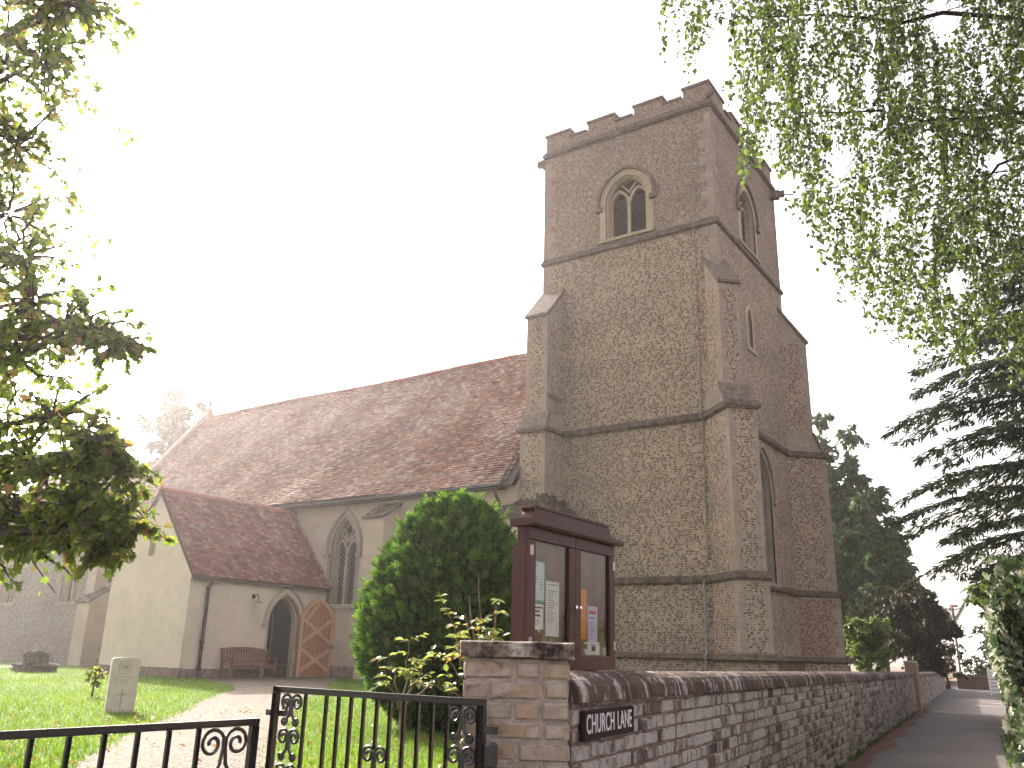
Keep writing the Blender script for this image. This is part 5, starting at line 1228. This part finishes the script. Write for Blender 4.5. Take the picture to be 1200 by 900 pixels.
# layered dark cedar at the right
def cedar():
    base = Vector((-.15, 30.6, 0)); t = thing('cedar', 'dark layered cedar with drooping branches right of the lane', 'tree', tuple(base)); m = MB()
    tp = branch_path(base, base + Vector((.2, .3, 15.5)), 0, .008, 12); m.tube(tp, taper(12, .42, .06), 'bark', 9); P, D, N, S = [], [], [], []
    lev = [(4.5, 4.3), (5.3, 5.2), (6.2, 5.5), (7.2, 5.6), (8.2, 5.1), (9.2, 5.0), (10.3, 4.6), (11.3, 4.3), (12.4, 3.3), (13.6, 2.2), (14.6, 1.3)]
    for z, L in lev:
        nb_ = 9; ph = random.random() * 6.28
        for k in range(nb_):
            a = ph + 2 * PI * k / nb_ + random.uniform(-.25, .25); l = L * random.uniform(.72, 1.06); d = Vector((math.cos(a), math.sin(a), 0)); s = base + Vector((.1, .1, z)); up = random.uniform(.05, .22)
            pts = []
            for i in range(9):
                q = i / 8; pts.append(s + d * l * q + Z * (l * (up * q - .34 * q ** 2.2)) + Vector(rdir(1)[0]) * .05)
            m.tube(pts, taper(9, .075, .012), 'bark', 5); sd_ = Vector((-d.y, d.x, 0))
            for i in range(int(44 * l)):
                q = random.uniform(.18, 1.0); j = min(7, int(q * 8)); p = pts[j].lerp(pts[j + 1], q * 8 - j); w = (.16 + .85 * math.sin(PI * min(1, q * .85 + .08))) * l * .20; o = random.uniform(-1, 1)
                e = p + sd_ * o * w + d * abs(o) * w * .55 - Z * abs(o) * w * .22
                for _ in range(3):
                    v = d * .6 + sd_ * o * .8 + Vector(rdir(1)[0]) * .55; v.z = v.z * .5 - .12
                    P.append(e + Vector(rdir(1)[0]) * .06); D.append(v); N.append(Z + Vector(rdir(1)[0]) * .35); S.append(random.uniform(.16, .36))
    m.build('trunk', t); leaves('crown', P, D, N, S, 'narrow', 'lf_cedar', t, None, .15, .3)
cedar()

def blob_tree(name, label, cat, px, py, d, rx, rz, n, mat, size, shape='ovate', per=16, tw=8, group=None, trunk=True, squash=.8, cr=.32, seed=1, gap=.0, bark='bark'):
    c = at(px, py, d); rr = random.Random(seed); cl_ = []
    for i in range(n):
        v = Vector((rr.gauss(0, 1), rr.gauss(0, 1), rr.gauss(0, 1))).normalized() * (rr.uniform(.2, .9)); p = c + Vector((v.x * rx, v.y * rx * .9, v.z * rz)); cl_.append((p, rx * cr * rr.uniform(.6, 1.2)))
    base = Vector((c.x, c.y, 0)); return tree(name, label, cat, base, cl_, c + Z * rz * .5, max(.06, rx * .075), mat, shape, size, per, tw, group, bark)
G1 = 'trees behind the tower'
blob_tree('dark_tree', 'tall dark broad-leaved tree showing just right of the tower', 'tree', 968, 605, 50, 3.3, 7.0, 100, 'lf_far', .34, group=G1, seed=3, per=26, tw=10)
blob_tree('dark_tree', 'slightly lower broad-leaved tree between the tall tree and the copper one', 'tree', 1022, 655, 46, 2.3, 4.6, 70, 'lf_far', .30, group=G1, seed=5, per=26, tw=10)
blob_tree('dark_tree', 'mid green tree filling the gap low behind the tower corner', 'tree', 985, 700, 48, 3.0, 3.6, 60, 'lf_far', .32, group=G1, seed=6, per=26, tw=10)
blob_tree('copper_tree', 'low dark copper-leaved tree beside the lane', 'tree', 1072, 735, 38, 1.95, 2.0, 70, 'lf_purple', .21, seed=8, per=28, tw=10)
blob_tree('copper_tree', 'second copper-leaved tree in the shade behind the green bush', 'tree', 1035, 730, 42, 1.9, 2.3, 60, 'lf_purple', .21, seed=9, per=26, tw=10)
blob_tree('green_bush', 'bushy green shrub between the tower foot and the lane wall', 'bush', 1017, 755, 33, 1.0, 1.3, 66, 'lf_bush', .11, seed=12, per=36, tw=10, squash=1)
blob_tree('hedge_shrub', 'dark hedge shrub beyond the timber gateposts', 'bush', 1108, 778, 47, 1.3, .9, 24, 'lf_purple', .12, seed=14, per=20)
blob_tree('hedge_shrub', 'dark drooping shrub at the foot of the lamp column', 'bush', 1145, 783, 52, 1.3, .8, 24, 'lf_far', .11, seed=15, per=20)
blob_tree('lane_tree', 'thin dark tree in front of the white house', 'tree', 1160, 738, 44, 1.0, 2.1, 18, 'lf_far', .11, seed=16, per=16)
blob_tree('bright_bush', 'bright green bush rising behind the ivy hedge', 'bush', 1172, 700, 27.5, 1.0, .85, 46, 'lf_bush', .11, seed=17, per=30, tw=10)
blob_tree('bright_bush', 'yellow green bush nearer the right edge, above the ivy', 'bush', 1212, 692, 26.5, 1.1, 1.0, 46, 'lf_bush', .11, seed=18, per=30, tw=10)
blob_tree('pale_birch', 'pale airy birch rising behind the nave gable', 'tree', 207, 502, 56, 2.5, 3.4, 60, 'lf_far2', .2, 'rhomb', seed=21, per=30, tw=9, cr=.26)
blob_tree('pale_birch', 'second pale tree half hidden by the overhanging leaves', 'tree', 120, 540, 60, 3.0, 3.2, 30, 'lf_far2', .18, 'rhomb', seed=22, per=18, tw=8, cr=.3)
G2 = 'trees beyond the lane end'
for k, (x, y, d, rx, rz, lb) in enumerate(((1085, 700, 66, 3.2, 4.0, 'distant tree behind the copper trees'), (1200, 690, 62, 3.0, 4.0, 'distant tree behind the bright bush'))):
    blob_tree('dark_tree', lb, 'tree', x, y + 30, d, rx, rz, 26, 'lf_far', .24, group=G2, seed=30 + k, per=16)

# ivy hedge along the right of the lane
def ivy():
    t = thing('ivy_hedge', 'variegated ivy smothering the fence right of the lane', 'hedge', tuple(lane(9, .4))); m = MB()
    prof = lambda s, z: .45 - .20 * math.exp(-((z - 1.45) / .6) ** 2) + .10 * math.sin(s * 1.9 + z * 2.3) * .6 + .05 * math.sin(s * 4.3 - z * 5) + max(0, s - 12) * .012
    top = lambda s: 1.6 + .08 * math.sin(s * 1.3) - .01 * max(0, s - 8) 
    ss = np.linspace(7.0, 27, 60); vs = []
    for s in ss:
        for z in np.linspace(-.02, 1, 10): vs.append(lane(s, prof(s, z * top(s)) + .10, z * top(s) - .06))
        vs.append(lane(s, 1.0, top(s) - .05)); vs.append(lane(s, 1.0, 0))
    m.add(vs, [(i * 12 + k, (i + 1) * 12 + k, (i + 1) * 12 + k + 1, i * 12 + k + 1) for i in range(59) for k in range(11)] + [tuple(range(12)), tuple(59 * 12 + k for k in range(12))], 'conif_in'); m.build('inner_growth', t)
    P, D, N, S = [], [], [], []
    for _ in range(15500):
        s = 6.95 + 20 * random.random() ** 1.7; z = random.random() * (top(s) + .05); p = lane(s, prof(s, z) + random.uniform(-.05, .08), z)
        nn = LN * -1 + Vector(rdir(1)[0]) * .6 + Z * .3; dd = Vector(rdir(1)[0]) * .6 - Z * .7; P.append(p); D.append(dd); N.append(nn); S.append(random.uniform(.035, .075) * (1 + .02 * s))
    for _ in range(3500):
        s = 6.95 + 20 * random.random() ** 1.7; q = random.uniform(.1, 1.0); P.append(lane(s, q, top(s) - .04 + random.uniform(-.04, .12))); D.append(Vector(rdir(1)[0])); N.append(Z + Vector(rdir(1)[0]) * .7); S.append(random.uniform(.04, .075))
    for _ in range(1200):
        z = random.random() * 2; q = random.uniform(.1, .95); P.append(lane(6.98 + random.uniform(-.06, .04), q, z)); D.append(Vector(rdir(1)[0]) * .6 - Z * .7); N.append(LD * -1 + Vector(rdir(1)[0]) * .6); S.append(random.uniform(.035, .07))
    leaves('foliage', P, D, N, S, 'ivy', 'lf_ivy', t, None, .2, .25)
ivy()

# grass blades, thicker nearby
P, S, D = [], [], []
n = 0
while n < 170000:
    r = 3.6 + 30 * random.random() ** 1.9; a = math.radians(random.uniform(30.5, 68.0)); x, y = -r * math.sin(a), r * math.cos(a)
    if (x + .0) * LN.x + y * LN.y > -2.0 or (y < 3.35 and x > -3.8): n += 1; continue
    if x > PX0 - .05 and x < PX1 + .05 and y > PY0: n += 1; continue
    if y > 20.4 : n += 1; continue
    if in_path(x + random.gauss(0, .07), y + random.gauss(0, .07)): n += 1; continue
    n += 1; P.append((x, y, gz(x, y) - .004)); S.append(random.uniform(.025, .055) * (1 + .012 * r))
P = np.array(P); D = unit(RNG.normal(size=P.shape) * .45 + np.array([0, 0, 1.0])); N = rdir(len(P)); S = np.array(S)
patch = .5 + .25 * np.sin(P[:, 0] * .9 + P[:, 1] * .5) * np.sin(P[:, 1] * .8 - P[:, 0] * .3) + RNG.normal(size=len(P)) * .2
tag(leaves('grass', P, D, N, S * 1.0, 'blade', 'grass', None, patch, .3, .35), kind='stuff')
# fallen leaves near the path, and weeds along the foot of the wall
P, D, N, S = [], [], [], []
for _ in range(900):
    x, y = -random.uniform(4.2, 11), random.uniform(2.2, 9)
    if random.random() < .3 or (in_path(x, y, .35) and not in_path(x, y) and random.random() < .8): P.append((x, y, gz(x, y) + .035)); D.append(Vector(rdir(1)[0]) * Vector((1, 1, .2))); N.append(Z + Vector(rdir(1)[0]) * .3); S.append(random.uniform(.035, .075))
tag(leaves('fallen_leaves', P, D, N, S, 'ovate', 'lf_fallen', None, None, .25, .4), kind='stuff')
P, D, N, S = [], [], [], []
for _ in range(90):
    s = 6 + 22 * random.random(); c = lane(s, -1.66, 0); k = random.choice((3, 5, 14))
    for j in range(k): P.append(c + Vector(rdir(1)[0]) * .04 * Vector((1, 1, 0))); D.append(Vector(rdir(1)[0]) * .7 + Z * .8); N.append(rdir(1)[0]); S.append(random.uniform(.04, .10))
for _ in range(500):
    s = 5 + 14 * random.random() ** 1.5; c = lane(s, random.uniform(.2, .5), 0)
    for j in range(5): P.append(c + Vector(rdir(1)[0]) * .03 * Vector((1, 1, 0))); D.append(Vector(rdir(1)[0]) * .6 + Z); N.append(rdir(1)[0]); S.append(random.uniform(.05, .13))
tag(leaves('weeds', P, D, N, S, 'narrow', 'lf_bush', None, None, .2, .5), kind='stuff')
